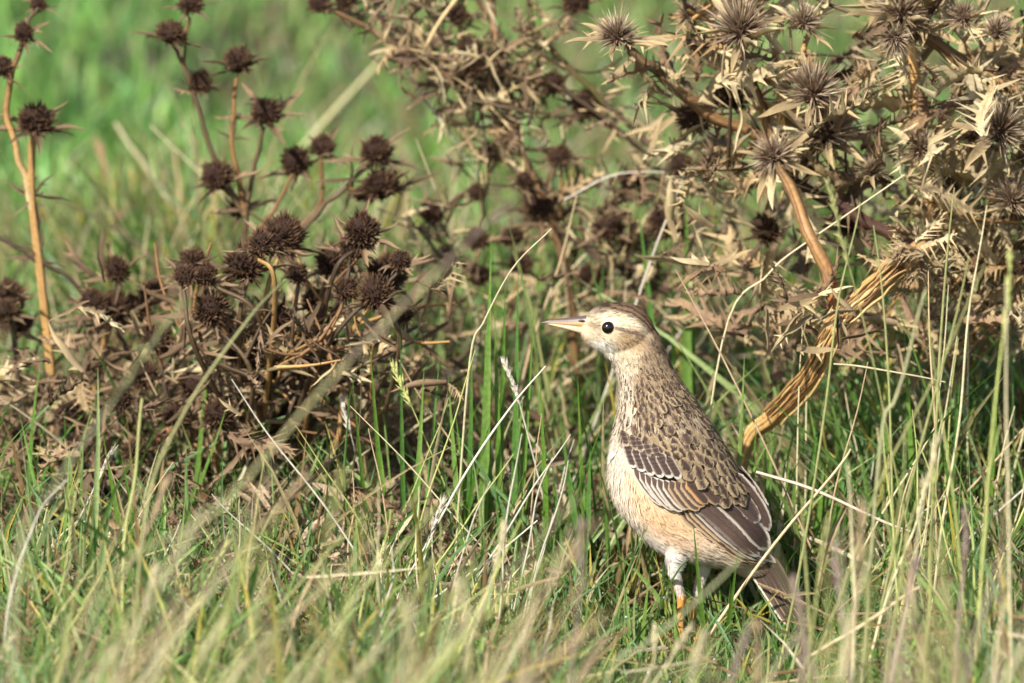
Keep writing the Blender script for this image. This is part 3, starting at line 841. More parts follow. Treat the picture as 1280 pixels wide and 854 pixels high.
def upper_lower(root):
    n, m = 22, 18
    s = np.linspace(0, 1, n)
    a = np.arange(m) / m * 2 * np.pi
    for which in ('upper_mandible', 'lower_mandible'):
        up = which[0] == 'u'
        u = 743 - (743 - (676.5 if up else 681)) * s
        top = (np.interp(s, [0, .15, .5, .85, 1], [391, 394.5, 397.5, 400, 403.2]) if up else np.interp(s, [0, .3, .7, 1], [409, 407.5, 405.2, 404]))
        bot = (np.interp(s, [0, .3, .7, 1], [410, 408, 405.5, 404.4]) if up else np.interp(s, [0, .2, .5, .85, 1], [421, 418.5, 413, 407, 405]))
        hw = np.interp(s, [0, .3, .7, 1], [9.5, 6.0, 3.2, .6]) * (1 if up else .92)
        cv = (top + bot) / 2; hv = (bot - top) / 2
        V = np.stack([u[:, None] + 0 * a[None], cv[:, None] + hv[:, None] * np.sin(a)[None], hw[:, None] * np.cos(a)[None]], -1)
        i = np.arange(n - 1)[:, None]; j = np.arange(m)[None]
        F = np.stack([i * m + j, i * m + (j + 1) % m, (i + 1) * m + (j + 1) % m, (i + 1) * m + j], -1).reshape(-1, 4)
        sy = np.sin(a)[None] + 0 * s[:, None]; ss = s[:, None] + 0 * a[None]
        horn = lin(222, 190, 150); dk = lin(96, 80, 76); yel = lin(230, 176, 90)
        if up:
            k = sst(.25, -.55, sy + .25 * (0 - ss) + .1)[..., None]
            k = np.maximum(k, sst(.78, .96, ss)[..., None])
        else:
            k = sst(.85, 1.0, ss)[..., None] * .9
        C = horn * (1 - k) + dk * k
        y_ = (sst(.42, .1, ss) * sst(-.6, .0, -np.abs(sy - (.9 if up else -.9)) + .4))[..., None] * .8
        C = C * (1 - y_) + yel * y_
        o = obj(which, Buf().add(px2w(V.reshape(-1, 3)), flip(F), C.reshape(-1, 3)).mesh(which, M_BILL), root)
        if up:
            for sd in (1, -1):
                vn, q, t = ellipsoid((728, 400.2, sd * 6.2), (5.5, 1.7, 1.6), .12, 8, 10)
                nb = Buf().add(px2w(vn), q, lin(60, 44, 40)); nb.add(px2w(vn), t, lin(60, 44, 40))
                obj('nostril', nb.mesh('nostril', M_BILL), o)

BIRD = make_bird()

# ------------------------------------------------------------------ dead thistle-like plants
def dirs_sphere(n, zmin):
    out = []
    i = 0
    g = math.pi * (3 - 5 ** .5)
    for i in range(n):
        z = 1 - (i + .5) / n * (1 - zmin)
        r = math.sqrt(1 - z * z); out.append((r * math.cos(g * i), r * math.sin(g * i), z))
    return np.array(out)

def spikes(bf, org, dv, L, W, c0, c1, c2=None):
    """flat-sided needles: 3-sided pyramids with a shoulder"""
    n = len(org)
    ref = R.normal(0, 1, (n, 3)); A = np.cross(dv, ref); A /= np.linalg.norm(A, axis=1)[:, None]; B = np.cross(dv, A)
    ang = np.array([0, 2.094, 4.189])
    ring = np.cos(ang)[None, :, None] * A[:, None] + np.sin(ang)[None, :, None] * B[:, None]
    V0 = org[:, None] + ring * (W * .7)[:, None, None]
    V1 = org[:, None] + dv[:, None] * (L * .45)[:, None, None] + ring * W[:, None, None]
    tip = (org + dv * L[:, None])[:, None]
    V = np.concatenate([V0, V1, tip], 1)
    C = np.concatenate([np.repeat(c0[:, None], 3, 1), np.repeat(((c0 + c1) / 2)[:, None], 3, 1), c1[:, None]], 1)
    q = np.array([(0, 1, 4, 3), (1, 2, 5, 4), (2, 0, 3, 5)]); t = np.array([(3, 4, 6), (4, 5, 6), (5, 3, 6)])
    o = (np.arange(n) * 7)[:, None, None]
    k0 = bf.n
    bf.add(V.reshape(-1, 3), (o + q[None]).reshape(-1, 4), C.reshape(-1, 3))
    bf.T.append((o + t[None]).reshape(-1, 3) + k0)

def head_dark(seed):
    global R
    keep, R = R, np.random.default_rng(seed)
    bf = Buf()
    V, Q, T = ellipsoid((0, 0, .05), (.66, .66, .66), 0, 10, 14)
    V = V * np.array([1, 1, 1.08])
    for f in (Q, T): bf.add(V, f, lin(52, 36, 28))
    n = 330
    d = dirs_sphere(n, -.72) + R.normal(0, .10, (n, 3)); d /= np.linalg.norm(d, axis=1)[:, None]
    lump = 1 + .12 * np.sin(d[:, 0] * 5 + seed) * np.sin(d[:, 1] * 4.3) + .08 * np.sin(d[:, 2] * 7)
    dv = d + np.array([0, 0, .35]) + R.normal(0, .22, (n, 3)); dv /= np.linalg.norm(dv, axis=1)[:, None]
    L = R.uniform(.28, .55, n) * lump
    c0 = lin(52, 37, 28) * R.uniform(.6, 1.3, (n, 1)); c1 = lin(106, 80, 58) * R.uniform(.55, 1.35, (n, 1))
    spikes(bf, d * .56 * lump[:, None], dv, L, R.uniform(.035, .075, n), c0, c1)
    me = bf.mesh('seed_head', M_HEAD, smooth=False); R = keep
    return me

def head_pale(seed):
    global R
    keep, R = R, np.random.default_rng(seed)
    bf = Buf()
    V, Q, T = ellipsoid((0, 0, 0), (.42, .42, .40), 0, 10, 14)
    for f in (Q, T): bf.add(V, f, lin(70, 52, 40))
    n = 250
    d = dirs_sphere(n, -.45) + R.normal(0, .10, (n, 3)); d /= np.linalg.norm(d, axis=1)[:, None]
    dv = d + np.array([0, 0, .30]) + R.normal(0, .16, (n, 3)); dv /= np.linalg.norm(dv, axis=1)[:, None]
    L = R.gamma(9, 1, n) / 9 * .78
    pale = (R.uniform(0, 1, (n, 1)) < .28)
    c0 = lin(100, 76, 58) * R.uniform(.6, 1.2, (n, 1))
    c1 = np.where(pale, lin(222, 202, 168), lin(170, 145, 116)) * R.uniform(.7, 1.15, (n, 1))
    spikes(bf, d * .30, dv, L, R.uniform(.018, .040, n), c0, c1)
    me = bf.mesh('seed_head', M_HEAD, smooth=False); R = keep
    return me

def bract_mesh(seed, width, c0, c1, spines, curl):
    """lance-shaped dry bract along +X, length 1, channelled, with side spines"""
    r = np.random.default_rng(seed)
    n = 12; s = np.linspace(0, 1, n)
    prof = width * np.interp(s, [0, .12, .4, .7, .9, 1], [.55, .7, 1.0, .72, .3, .02])
    lift = curl * s ** 2 + .02 * np.sin(s * 9 + seed)
    yaw = r.normal(0, .05) * s ** 2 * 3
    t = np.array([-1, -.5, 0, .5, 1])
    V = np.stack([s[:, None] + 0 * t, yaw[:, None] + prof[:, None] * t * .5, lift[:, None] + prof[:, None] * (np.abs(t) ** 1.3) * .42 - .004], -1)
    C = (np.asarray(c0)[None] * (1 - s[:, None]) + np.asarray(c1)[None] * s[:, None])[:, None] * (np.array([1.08, .95, .72, .95, 1.1]))[None, :, None] * r.uniform(.85, 1.12, (n, 5, 1))
    i, j = np.meshgrid(np.arange(n - 1), np.arange(4), indexing='ij')
    F = np.stack([i * 5 + j, (i + 1) * 5 + j, (i + 1) * 5 + j + 1, i * 5 + j + 1], -1).reshape(-1, 4)
    bf = Buf().add(V.reshape(-1, 3), F, C.reshape(-1, 3))
    for k in range(spines):
        x = r.uniform(.08, .6); sd = r.choice([-1, 1]); i_ = int(x * (n - 1))
        o = V[i_, 0 if sd < 0 else 4]; L = r.uniform(.10, .26)
        tip = o + np.array([L * .8, sd * L, L * r.uniform(-.2, .5)])
        o2 = o + np.array([.07, 0, .005])
        bf.add(np.array([o - [.02, sd * .01, 0], o2, tip]), np.array([[0, 1, 2]]), np.array(c1) * 1.05)
    return bf.mesh('bract', M_DRY)

def leaf_mesh(seed, c0, c1, wide=1.0):
    """torn, spiny, curled dead leaf along +X, length 1"""
    r = np.random.default_rng(seed)
    n = 41; s = np.linspace(0, 1, n)
    lob = np.where((np.arange(n) % 5 == 1), r.uniform(1.2, 3.4, n), r.uniform(.5, .8, n))
    prof = np.interp(s, [0, .15, .5, .85, 1], np.array([.05, .09, .12, .07, .006]) * wide)
    curlx = r.uniform(-.55, .55); cup = r.uniform(.3, 1.3)
    V, C = [], []
    for i in range(n):
        for t in (-1, -.5, 0, .5, 1):
            l_ = lob[i] if abs(t) == 1 else (.7 + .1 * lob[i]) if t else 0
            yy = prof[i] * l_ * (1 if t > 0 else -1) * (1.0 if abs(t) == 1 else .5)
            fwd = .10 * (abs(t) == 1) * (lob[i] > .9) * lob[i] * .6
            z = curlx * s[i] ** 2 + cup * abs(yy) * .8 + .03 * math.sin(s[i] * 13 + t * 3 + seed) + .02 * math.sin(s[i] * 31 - t * 5 + seed) + (.07 * r.normal() if abs(t) == 1 and lob[i] > 1 else 0)
            V.append((s[i] * (1 - .25 * abs(curlx)) + fwd, yy + .12 * math.sin(s[i] * 4 + seed), z))
            C.append((np.asarray(c0) * (1 - s[i]) + np.asarray(c1) * s[i]) * (.72 if t == 0 else 1) * r.uniform(.8, 1.15))
    i, j = np.meshgrid(np.arange(n - 1), np.arange(4), indexing='ij')
    F = np.stack([i * 5 + j, (i + 1) * 5 + j, (i + 1) * 5 + j + 1, i * 5 + j + 1], -1).reshape(-1, 4)
    return Buf().add(np.array(V), F, np.array(C)).mesh('dead_leaf', M_DRY)

PALE0 = lin(200, 175, 126); PALE1 = lin(228, 207, 162); GREY = lin(162, 139, 106); GOLD = lin(190, 148, 90); OCHRE = lin(150, 112, 70)
DBR = lin(102, 82, 58); DKST = lin(80, 64, 48)
HD = [head_dark(k) for k in (1, 2, 3, 4, 5)]
HP = [head_pale(k) for k in (11, 12, 13, 14)]
BD = [bract_mesh(20 + k, .15, lin(112, 88, 64) * (.7 + .2 * k), lin(150, 124, 94) * (.7 + .2 * k), 2, .12 * (k - 1)) for k in range(4)]
BP = [bract_mesh(30 + k, .19, (PALE0 if k % 2 else GREY) * .95, PALE1 if k % 2 else PALE0, 4, .10 * (k - 2)) for k in range(5)]
LV = [leaf_mesh(40 + k, (PALE0, lin(160, 132, 98), GREY, lin(176, 142, 96), lin(134, 104, 74), PALE1)[k % 6], (PALE1, PALE0, PALE0, lin(190, 160, 116), lin(158, 128, 94), PALE0)[k % 6]) for k in range(9)]
LB = [leaf_mesh(80 + k, PALE0 * (.8 + .15 * (k % 2)), PALE1 * (.85 + .1 * (k % 2)), 2.1) for k in range(4)]
LD = [leaf_mesh(60 + k, lin(126, 100, 76) * (.7 + .15 * k), lin(160, 132, 100) * (.7 + .15 * k)) for k in range(5)]

class Plant:
    def __init__(s, base, name, label):
        b = at(base[0], base[1], base[2]); b = np.array([b[0], base[2], ground_z(b[0], base[2])])
        s.b = b
        s.root = empty(name, b, label, 'plant')
        s.y = base[2]; s.pts = []
    def stem(s, pts, r, col, sides=9, ridges=.10, mat=None):
        P = np.array([at(p[0], p[1], p[2] if len(p) > 2 else s.y) for p in pts])
        L = np.linalg.norm(np.diff(P, axis=0), axis=1).sum()
        P = smooth_path(P, int(np.clip(L / .006, 8, 40)))
        P[1:-1] += R.normal(0, .0004, P[1:-1].shape)
        s.pts += list(P)
        bf = Buf(); rr = np.array(r, float) * S * (1 + (s.y / D))
        n = len(P); rad = np.interp(np.linspace(0, 1, n), np.linspace(0, 1, len(rr)), rr) * (1 + .05 * R.normal(0, 1, n))
        tube(bf, P, rad, 22 if max(r) > 8 else sides + sides % 2, col, ridges, .22)
        return obj('stem', bf.mesh('stem', M_STEM, offset=s.b), s.root)
    def ground_stem(s, pts, r, col, **k):
        """a stem rooted in the ground at the plant's base"""
        p0 = s.b + np.array([R.normal(0, .012), R.normal(0, .012), -.004])
        P = np.concatenate([[p0], [at(p[0], p[1], p[2] if len(p) > 2 else s.y) for p in pts]])
        L = np.linalg.norm(np.diff(P, axis=0), axis=1).sum()
        P = smooth_path(P, int(np.clip(L / .007, 10, 44)))
        s.pts += list(P[len(P) // 2:])
        bf = Buf(); tube(bf, P, np.array(r, float) * S, 22 if max(r) > 8 else 8, col, .10, .22)
        return obj('stem', bf.mesh('stem', M_STEM, offset=s.b), s.root)
    def pick(s, cond=None):
        for _ in range(60):
            p = s.pts[int(R.integers(0, len(s.pts)))]
            if cond is None or cond(p): return p
        return p
    def twig(s, L, r, col, cond=None, ang=None):
        p = s.pick(cond); a = R.normal(1.2, .8) if ang is None else ang
        e = p + np.array([math.cos(a), R.normal(0, .35), math.sin(a)]) * L * S
        m = (p + e) / 2 + R.normal(0, .05, 3) * L * S
        P = smooth_path(np.array([p, m, e]), 10)
        bf = Buf(); tube(bf, P, np.array(r) * S, 6, col, .10, .22)
        s.pts += list(P[3:])
        return obj('twig', bf.mesh('twig', M_STEM, offset=s.b), s.root)
    def head(s, u, v, r, pale=False, axis=None, y=None, nb=6, blen=(1.7, 2.8), belev=(-.35, .45)):
        y = s.y + R.normal(0, .012) if y is None else y
        p = at(u, v, y) - s.b
        ax = Vector(axis if axis is not None else (R.normal(0, .3), R.normal(-.25, .3), 1)).normalized()
        me = (HP if pale else HD)[int(R.integers(0, 4 if pale else 5))]
        h = obj('seed_head', me, s.root)
        h.location = p; q = Vector((0, 0, 1)).rotation_difference(ax) @ Quaternion((0, 0, 1), R.uniform(0, 6.28))
        h.rotation_mode = 'QUATERNION'; h.rotation_quaternion = q
        sc = r * S * (1 + y / D) * R.uniform(.9, 1.2) * (1 if pale else 1.1); h.scale = (sc, sc * R.uniform(.85, 1.1), sc * R.uniform(.85, 1.25))
        a0 = R.uniform(0, 6.28)
        for k in range(nb):
            b = obj('bract', (BP if pale else BD)[int(R.integers(0, 4 + pale))], h)
            a = a0 + 6.283 * k / nb + R.normal(0, .22); el = R.uniform(*belev)
            L = R.uniform(*blen)
            b.rotation_mode = 'QUATERNION'
            b.rotation_quaternion = Quaternion((0, 0, 1), a) @ Quaternion((0, 1, 0), -el) @ Quaternion((1, 0, 0), R.uniform(-.5, .5))
            b.location = (.18 * math.cos(a), .18 * math.sin(a), -.38 if not pale else -.2)
            b.scale = (L, L, L)
        return h
    def leaf(s, u, v, size, y=None, dark=False, direction=None):
        y = s.y + R.normal(0, .03) if y is None else y
        l = obj('dead_leaf', (LD if dark else LV)[int(R.integers(0, 5 if dark else 9))], s.root)
        l.location = (s.pick(v) if u is None else at(u, v, y)) - s.b
        l.rotation_mode = 'QUATERNION'
        if direction is None:
            d = Vector((R.normal(), R.normal() * .7, R.normal() * .8))
        else: d = Vector((direction[0] + R.normal(0, .15), R.normal(0, .35), direction[1] + R.normal(0, .15)))
        l.rotation_quaternion = Vector((1, 0, 0)).rotation_difference(d.normalized()) @ Quaternion((1, 0, 0), R.uniform(0, 6.28))
        sc = size * S * R.uniform(.75, 1.25); l.scale = (sc, sc, sc)
        return l
    def bract(s, u, v, L, ang, y=None, pale=True):
        y = s.y if y is None else y
        b = obj('dead_leaf', (BP if pale else BD)[int(R.integers(0, 4 + pale))], s.root)
        b.location = (s.pick(v) if u is None else at(u, v, y)) - s.b; b.rotation_mode = 'QUATERNION'
        d = Vector((math.cos(ang), R.normal(0, .25), math.sin(ang)))
        b.rotation_quaternion = Vector((1, 0, 0)).rotation_difference(d.normalized()) @ Quaternion((1, 0, 0), R.uniform(-1, 1))
        b.scale = (L * S,) * 3
    def whorl(s, u, v, n, L, y=None, pale=True):
        a0 = R.uniform(0, 6.28)
        for k in range(n): s.bract(u, v, L * R.uniform(.7, 1.2), a0 + 6.283 * k / n + R.normal(0, .2), y, pale)

# plant by the left edge, tall golden stem
A = Plant((75, 650, .20), 'dead_thistle', 'dead thistle with two tall golden stems rising clear of the thicket against blurred green')
A.ground_stem([(72, 560), (62, 445), (50, 335), (40, 250), (40, 185), (44, 165)], [6.5, 6, 5.5, 4.6, 4.0], [OCHRE * .6, GOLD, GOLD * .9, OCHRE * .8])
A.stem([(40, 262), (30, 215), (14, 165), (8, 140), (14, 100), (26, 55), (32, 40)], [4.5, 4, 3.6, 3.0], [PALE0, GOLD, OCHRE * .8, DBR])
A.stem([(50, 330), (25, 312), (0, 298), (-20, 292)], [3, 2.5], DKST)
A.stem([(50, 325), (85, 345), (105, 370)], [3, 2.2], DKST)
A.head(45, 152, 21, nb=8, axis=(.05, -.1, 1)); A.head(30, 42, 14); A.head(48, 6, 12); A.head(2, 84, 14); A.stem([(14, 100), (6, 95), (2, 90)], [2.5, 2], DBR)
A.stem([(32, 36), (40, 20), (48, 10)], [2.5, 2], DBR)
A.whorl(40, 246, 6, 48, pale=False); A.whorl(50, 325, 5, 45, pale=False)
A.ground_stem([(30, 520), (20, 440), (14, 390)], [5, 4, 3], DKST); A.head(10, 368, 18); A.head(22, 404, 21); A.head(5, 390, 15)
A.ground_stem([(110, 540), (126, 450), (138, 405)], [5, 4.4, 4], [OCHRE * .7, GOLD, OCHRE])
for u, v, r in ((140, 388, 23), (166, 388, 20), (192, 368, 17), (146, 338, 15), (116, 376, 17), (62, 482, 18)): A.head(u, v, r)
A.stem([(150, 395), (175, 385), (192, 372)], [3, 2.4], DBR); A.stem([(138, 395), (146, 360), (146, 342)], [3, 2.2], DBR); A.stem([(80, 560), (68, 520), (62, 490)], [3.4, 2.8], DKST)
A.stem([(140, 402), (90, 408), (60, 412)], [2.4, 1.4], DKST); A.stem([(-10, 490), (62, 492), (130, 492)], [3, 2.6], DBR)
for u, v, a in ((130, 340, 1.7), (120, 350, 2.2), (105, 335, 2.0)): A.bract(u, v, 55, a, pale=False)

# tall open plant beside it
B = Plant((300, 650, .24), 'dead_thistle', 'dead thistle whose round dark seed heads stand on thin stems against green')
B.ground_stem([(298, 520), (303, 400), (306, 300), (308, 258)], [6, 5, 4.4, 3.6], [OCHRE * .6, DBR, DBR])
for pts, r in (([(306, 270), (268, 200), (243, 120), (222, 66)], [3.6, 3, 2.6]), ([(228, 84), (232, 50), (237, 22)], [2.4, 2]), ([(306, 268), (292, 200), (291, 150), (296, 98)], [3.4, 3, 2.6]),
               ([(308, 262), (318, 210), (330, 158)], [3, 2.6]), ([(306, 262), (288, 245), (275, 232)], [3, 2.4]), ([(320, 290), (345, 258), (366, 218)], [3, 2.4]),
               ([(350, 300), (398, 260), (401, 198)], [3, 2.4]), ([(350, 320), (400, 262), (440, 225), (464, 203)], [3.4, 3, 2.6]), ([(430, 232), (455, 240), (470, 240)], [2.6, 2])):
    B.stem(pts, r, [OCHRE * .8, DBR, OCHRE * .7][int(R.integers(0, 3))])
for u, v, r in ((214, 43, 19), (239, 6, 15), (250, 104, 16), (298, 77, 19), (333, 141, 20), (272, 222, 19), (371, 204, 20), (403, 184, 16), (470, 190, 21), (476, 233, 23), (452, 243, 12), (300, 262, 12)): B.head(u, v, r, nb=6)
B.whorl(308, 262, 6, 50, pale=False); B.whorl(240, 116, 4, 34, pale=False); B.whorl(291, 172, 4, 38, pale=False); B.whorl(440, 226, 4, 44, pale=False)

# low dark thicket
Cc = Plant((330, 690, .19), 'dead_thistle', 'low sprawling dead thistle, a dark tangle crowded with brown seed heads')
for u, v, r in ((352, 297, 22), (326, 306, 18), (305, 332, 21), (242, 326, 19), (258, 344, 15), (232, 345, 14), (452, 290, 21), (415, 328, 17), (483, 342, 23), (500, 326, 14), (265, 387, 23), (302, 437, 22),
                (245, 482, 19), (372, 342, 14), (432, 362, 17), (470, 368, 18), (392, 378, 18), (348, 398, 16), (272, 520, 19), (402, 432, 20), (432, 466, 20), (330, 470, 19), (196, 424, 18), (220, 520, 17),
                (150, 500, 18), (100, 560, 18), (365, 520, 18), (310, 560, 17), (505, 395, 13), (440, 310, 15), (380, 450, 20), (285, 410, 17), (170, 565, 16)):
    yy = .115 + R.normal(0, .02)
    Cc.head(u, v, r * R.uniform(.9, 1.1), y=yy, nb=6, blen=(1.4, 2.6))
    m = (330 + (u - 330) * R.uniform(.5, .9) + R.normal(0, 25), v + R.uniform(50, 120), yy)
    if v < 500: Cc.ground_stem([m, (u + R.normal(0, 4), v + r * .7, yy)], [4, 3.2, 2.2], [DBR, OCHRE * .7, DKST, GOLD * .8][int(R.integers(0, 4))])
ZL = at(330, 372, .19)[2]
LOWER = lambda p: p[2] < ZL
for k in range(80): Cc.twig(R.uniform(40, 130), [R.uniform(1.5, 3.6), R.uniform(.8, 1.8)], [DBR, DKST, GOLD * .85, GREY, lin(134, 100, 68), OCHRE][int(R.integers(0, 6))], LOWER, R.uniform(-.4, 3.5))
for k in range(110):
    u = np.clip(R.normal(290, 150), -20, 560); v = R.uniform(360, 640) - max(0, u - 250) * .05
    Cc.leaf(u, v, R.uniform(40, 84), y=.19 + R.normal(0, .07), dark=R.uniform() < .6)
for k in range(330):
    u = np.clip(R.normal(290, 160), -20, 560); v = R.uniform(350, 630) - max(0, u - 250) * .05
    if k % 2: Cc.bract(None, LOWER, R.uniform(30, 66), R.uniform(0, 6.28), pale=R.uniform() < .22)
    else: Cc.bract(u, v, R.uniform(36, 90), R.uniform(0, 6.28), y=.19 + R.normal(0, .07), pale=R.uniform() < .22)
for k in range(110):
    u, v = R.uniform(-20, 230), R.uniform(430, 610)
    if k % 3: Cc.bract(u, v, R.uniform(34, 76), R.uniform(0, 6.28), y=.17 + R.normal(0, .05), pale=R.uniform() < .2)
    else: Cc.leaf(u, v, R.uniform(40, 70), y=.17 + R.normal(0, .05), dark=R.uniform() < .75)
for u, v, r in ((30, 545, 17), (90, 520, 18), (180, 470, 17), (120, 595, 15)): Cc.head(u, v, r, y=.15)
Cc.stem([(150, 590, .15), (230, 520, .16)], [6, 5], lin(170, 116, 70))

# middle plant with long bare branches
Dp = Plant((722, 660, .28), 'dead_thistle', 'dead thistle with long bare forking branches and dark heads above the bird')
Dp.ground_stem([(722, 480), (713, 372), (692, 285), (666, 220), (638, 152), (623, 106)], [7, 6, 5.4, 5, 4.4, 3.8], [OCHRE * .6, OCHRE * .8, DBR, OCHRE, DBR, DKST])
Dp.stem([(640, 158), (610, 132), (560, 92), (510, 66), (462, 36), (408, 10)], [4.6, 4.4, 4, 3.4, 3], [OCHRE * .8, DBR, DBR, OCHRE * .6])
Dp.stem([(560, 88), (530, 70), (498, 60)], [3.6, 3], DBR); Dp.stem([(498, 60), (480, 30), (466, 0), (460, -20)], [3, 2.6], DKST)
Dp.stem([(623, 106), (617, 50), (615, 0), (614, -20)], [4.4, 4, 3.6], [lin(176, 132, 96), lin(186, 150, 112)])
Dp.stem([(623, 106), (604, 88), (590, 70)], [3.2, 2.6], DKST); Dp.stem([(600, 82), (580, 50), (572, 26)], [2.8, 2.2], DBR)
Dp.stem([(626, 110), (660, 98), (690, 104)], [4, 3], DKST)
Dp.stem([(660, 30), (690, 62), (745, 118), (790, 160), (850, 215)], [3.6, 3.4, 3], [DBR, lin(90, 84, 44), DBR])
Dp.stem([(700, 108), (770, 160), (812, 196)], [3, 2.4], DKST)
Dp.stem([(590, -10), (640, 60), (665, 30)], [3, 2], DBR)
Dp.stem([(720, 300), (770, 330), (835, 365)], [5, 4], DKST); Dp.stem([(676, 270), (700, 290), (740, 310)], [3.4, 3], DKST)
for u, v, r in ((400, 6, 16), (432, 0, 14), (571, 19, 16), (588, 62, 19), (592, 84, 15), (676, 257, 22), (655, 226, 12), (692, 106, 18), (734, 133, 17), (596, 242, 12), (597, 300, 14), (834, 276, 21), (500, 72, 11), (720, 2, 17), (790, 230, 15), (650, 330, 16), (600, 345, 13)):
    Dp.head(u, v, r, nb=6)
Dp.whorl(623, 108, 6, 62, pale=False); Dp.whorl(498, 60, 5, 46); Dp.whorl(690, 285, 5, 55, pale=False)
for u, v, sz, dr in ((660, 100, 60, (1, .1)), (700, 240, 75, (1, .2)), (760, 230, 70, (.9, -.3)), (520, 60, 45, (-.5, .6)), (560, 150, 50, (.5, -.8)), (640, 130, 55, (-1, -.1))): Dp.leaf(u, v, sz, direction=dr)
UPPER = lambda p: p[2] > .07
for k in range(110): Dp.twig(R.uniform(40, 120), [R.uniform(1.4, 2.8), R.uniform(.7, 1.4)], [DBR, DKST, GREY, PALE0][int(R.integers(0, 4))], UPPER, R.uniform(0, 6.28))
for k in range(60):
    Dp.leaf(R.uniform(760, 1010), R.uniform(130, 350), R.uniform(36, 70), y=.3 + R.normal(0, .06), dark=R.uniform() < .6)
for k in range(240): Dp.bract(None, UPPER, R.uniform(26, 62), R.uniform(0, 6.28), pale=R.uniform() < .5)
for k in range(120): Dp.leaf(None, UPPER, R.uniform(26, 52), dark=R.uniform() < .5)
for u, v, r in ((640, 296, 15), (560, 322, 14), (700, 196, 14), (762, 284, 16), (806, 338, 17), (540, 265, 15), (735, 345, 14), (850, 210, 15), (610, 190, 13)):
    Dp.head(u, v, r, nb=6); Dp.stem([(u + R.normal(0, 20), v + R.uniform(70, 120)), (u + R.normal(0, 6), v + 40), (u, v + r * .7)], [2.6, 2.2, 1.6], [DBR, DKST, OCHRE][int(R.integers(0, 3))], sides=6)
MID = lambda p: .05 < p[2] < .17
for k in range(70): Dp.twig(R.uniform(40, 110), [R.uniform(1.2, 2.4), R.uniform(.7, 1.3)], [DBR, DKST, GREY, PALE0, PALE1][int(R.integers(0, 5))], MID, R.uniform(0, 6.28))
for k in range(110): Dp.bract(None, MID, R.uniform(30, 64), R.uniform(0, 6.28), pale=R.uniform() < .6)
for k in range(60): Dp.leaf(R.uniform(520, 880), R.uniform(300, 420), R.uniform(26, 52), y=.30 + R.normal(0, .06), dark=R.uniform() < .45)

# right-hand plant: thick golden stems and pale bracts
E = Plant((880, 640, .13), 'dead_thistle', 'bleached dead thistle with thick golden stems, pale spiny bracts and grey heads')
GS = [lin(164, 128, 82), lin(208, 168, 106), lin(180, 136, 80), lin(206, 168, 108), lin(176, 138, 88)]
E.ground_stem([(930, 566, .10), (966, 522, .08), (1010, 474, .06), (1040, 418, .05), (1047, 402, .05)], [8, 9, 10.5, 11, 13.5, 11], GS)
for k in range(9): E.bract(1046 + R.normal(0, 5), 396 + R.normal(0, 5), R.uniform(26, 52), R.uniform(0, 6.28), y=.045 + R.normal(0, .006), pale=k % 3 == 0)
for k in range(60): E.leaf(R.uniform(1150, 1300), R.uniform(280, 450), R.uniform(40, 80), y=.18 + R.normal(0, .04), dark=R.uniform() < .45)
for k in range(16): E.leaf(1142 + R.normal(0, 12), 318 + R.normal(0, 12), R.uniform(45, 80), y=.065 + R.normal(0, .01), dark=k % 4 == 0)
for k in range(14): E.bract(1020 + R.normal(0, 30), 400 + R.normal(0, 35), R.uniform(36, 66), R.uniform(0, 6.28), y=.04 + R.normal(0, .01), pale=k % 3 > 0)
for k in range(12):
    o_ = R.uniform(-11, 11); c_ = [lin(214, 176, 116), lin(120, 88, 54), lin(190, 146, 88)][k % 3]
    E.stem([(966 + o_, 522 + o_ * .8, .075), (1010 + o_, 474 + o_ * .7, .053), (1042 + o_, 414 + o_ * .3, .041)], [1.6, 2.2, 1.2], c_, sides=6)
    E.stem([(1044 + o_ * .6, 408 + o_ * .9, .041), (1070 + o_ * .6, 382 + o_ * .9, .040), (1102 + o_ * .6, 354 + o_, .047), (1140 + o_ * .7 + R.normal(0, 8), 322 + o_, .08)], [1.4, 2.2, 1.0], c_, sides=6)
E.stem([(1040, 412, .05), (1066, 385, .05), (1100, 356, .06), (1160, 308, .13)], [12, 12.5, 13, 13], GS)
E.stem([(1048, 396, .05), (1036, 345, .055), (1010, 290, .06), (990, 238, .08), (972, 206, .10)], [9, 7.5, 7, 6.5, 5], [lin(150, 92, 50), OCHRE, OCHRE, DBR])
E.stem([(1150, 320), (1166, 270), (1160, 230), (1153, 200)], [10, 8, 7, 5], [PALE0, GOLD * .9, PALE0])
E.stem([(1150, 318), (1200, 300), (1240, 280), (1300, 262)], [8, 6, 5], [lin(160, 100, 56), DBR])
E.stem([(1153, 205), (1146, 140), (1141, 66), (1130, 25)], [6.5, 6.5, 6, 5], GS)
E.stem([(978, 215), (977, 150), (974, 92), (968, 60)], [6, 5.6, 5, 4], GS); E.stem([(975, 94), (986, 82), (1002, 70), (1012, 40)], [4.4, 4, 3], GOLD)
E.stem([(780, 52), (825, 94), (880, 140), (942, 166), (966, 192)], [4, 6, 7, 7, 5], [DBR, OCHRE * .7, OCHRE * .8])
E.stem([(1130, 28), (1172, 56), (1216, 86), (1262, 108), (1300, 112)], [6, 8, 9.5, 10], [DBR, OCHRE * .75, lin(170, 130, 84)])
E.stem([(985, 222), (1050, 258), (1100, 286), (1150, 312)], [7, 7.5, 8], [lin(84, 60, 50), lin(96, 70, 56)])
E.stem([(1160, 196), (1180, 220), (1200, 244)], [4, 4], DKST)
E.stem([(925, 48), (935, 90), (950, 120), (966, 180)], [4.4, 5, 5], [DBR, OCHRE * .7]); E.stem([(850, 52), (900, 55), (925, 45)], [4.4, 4], DKST)
E.stem([(1262, 108), (1256, 160), (1245, 230), (1235, 290), (1260, 340)], [6, 6, 7, 6], [GOLD * .8, PALE0, OCHRE]); E.stem([(1030, 170), (1000, 205), (990, 230)], [5, 5], DBR)
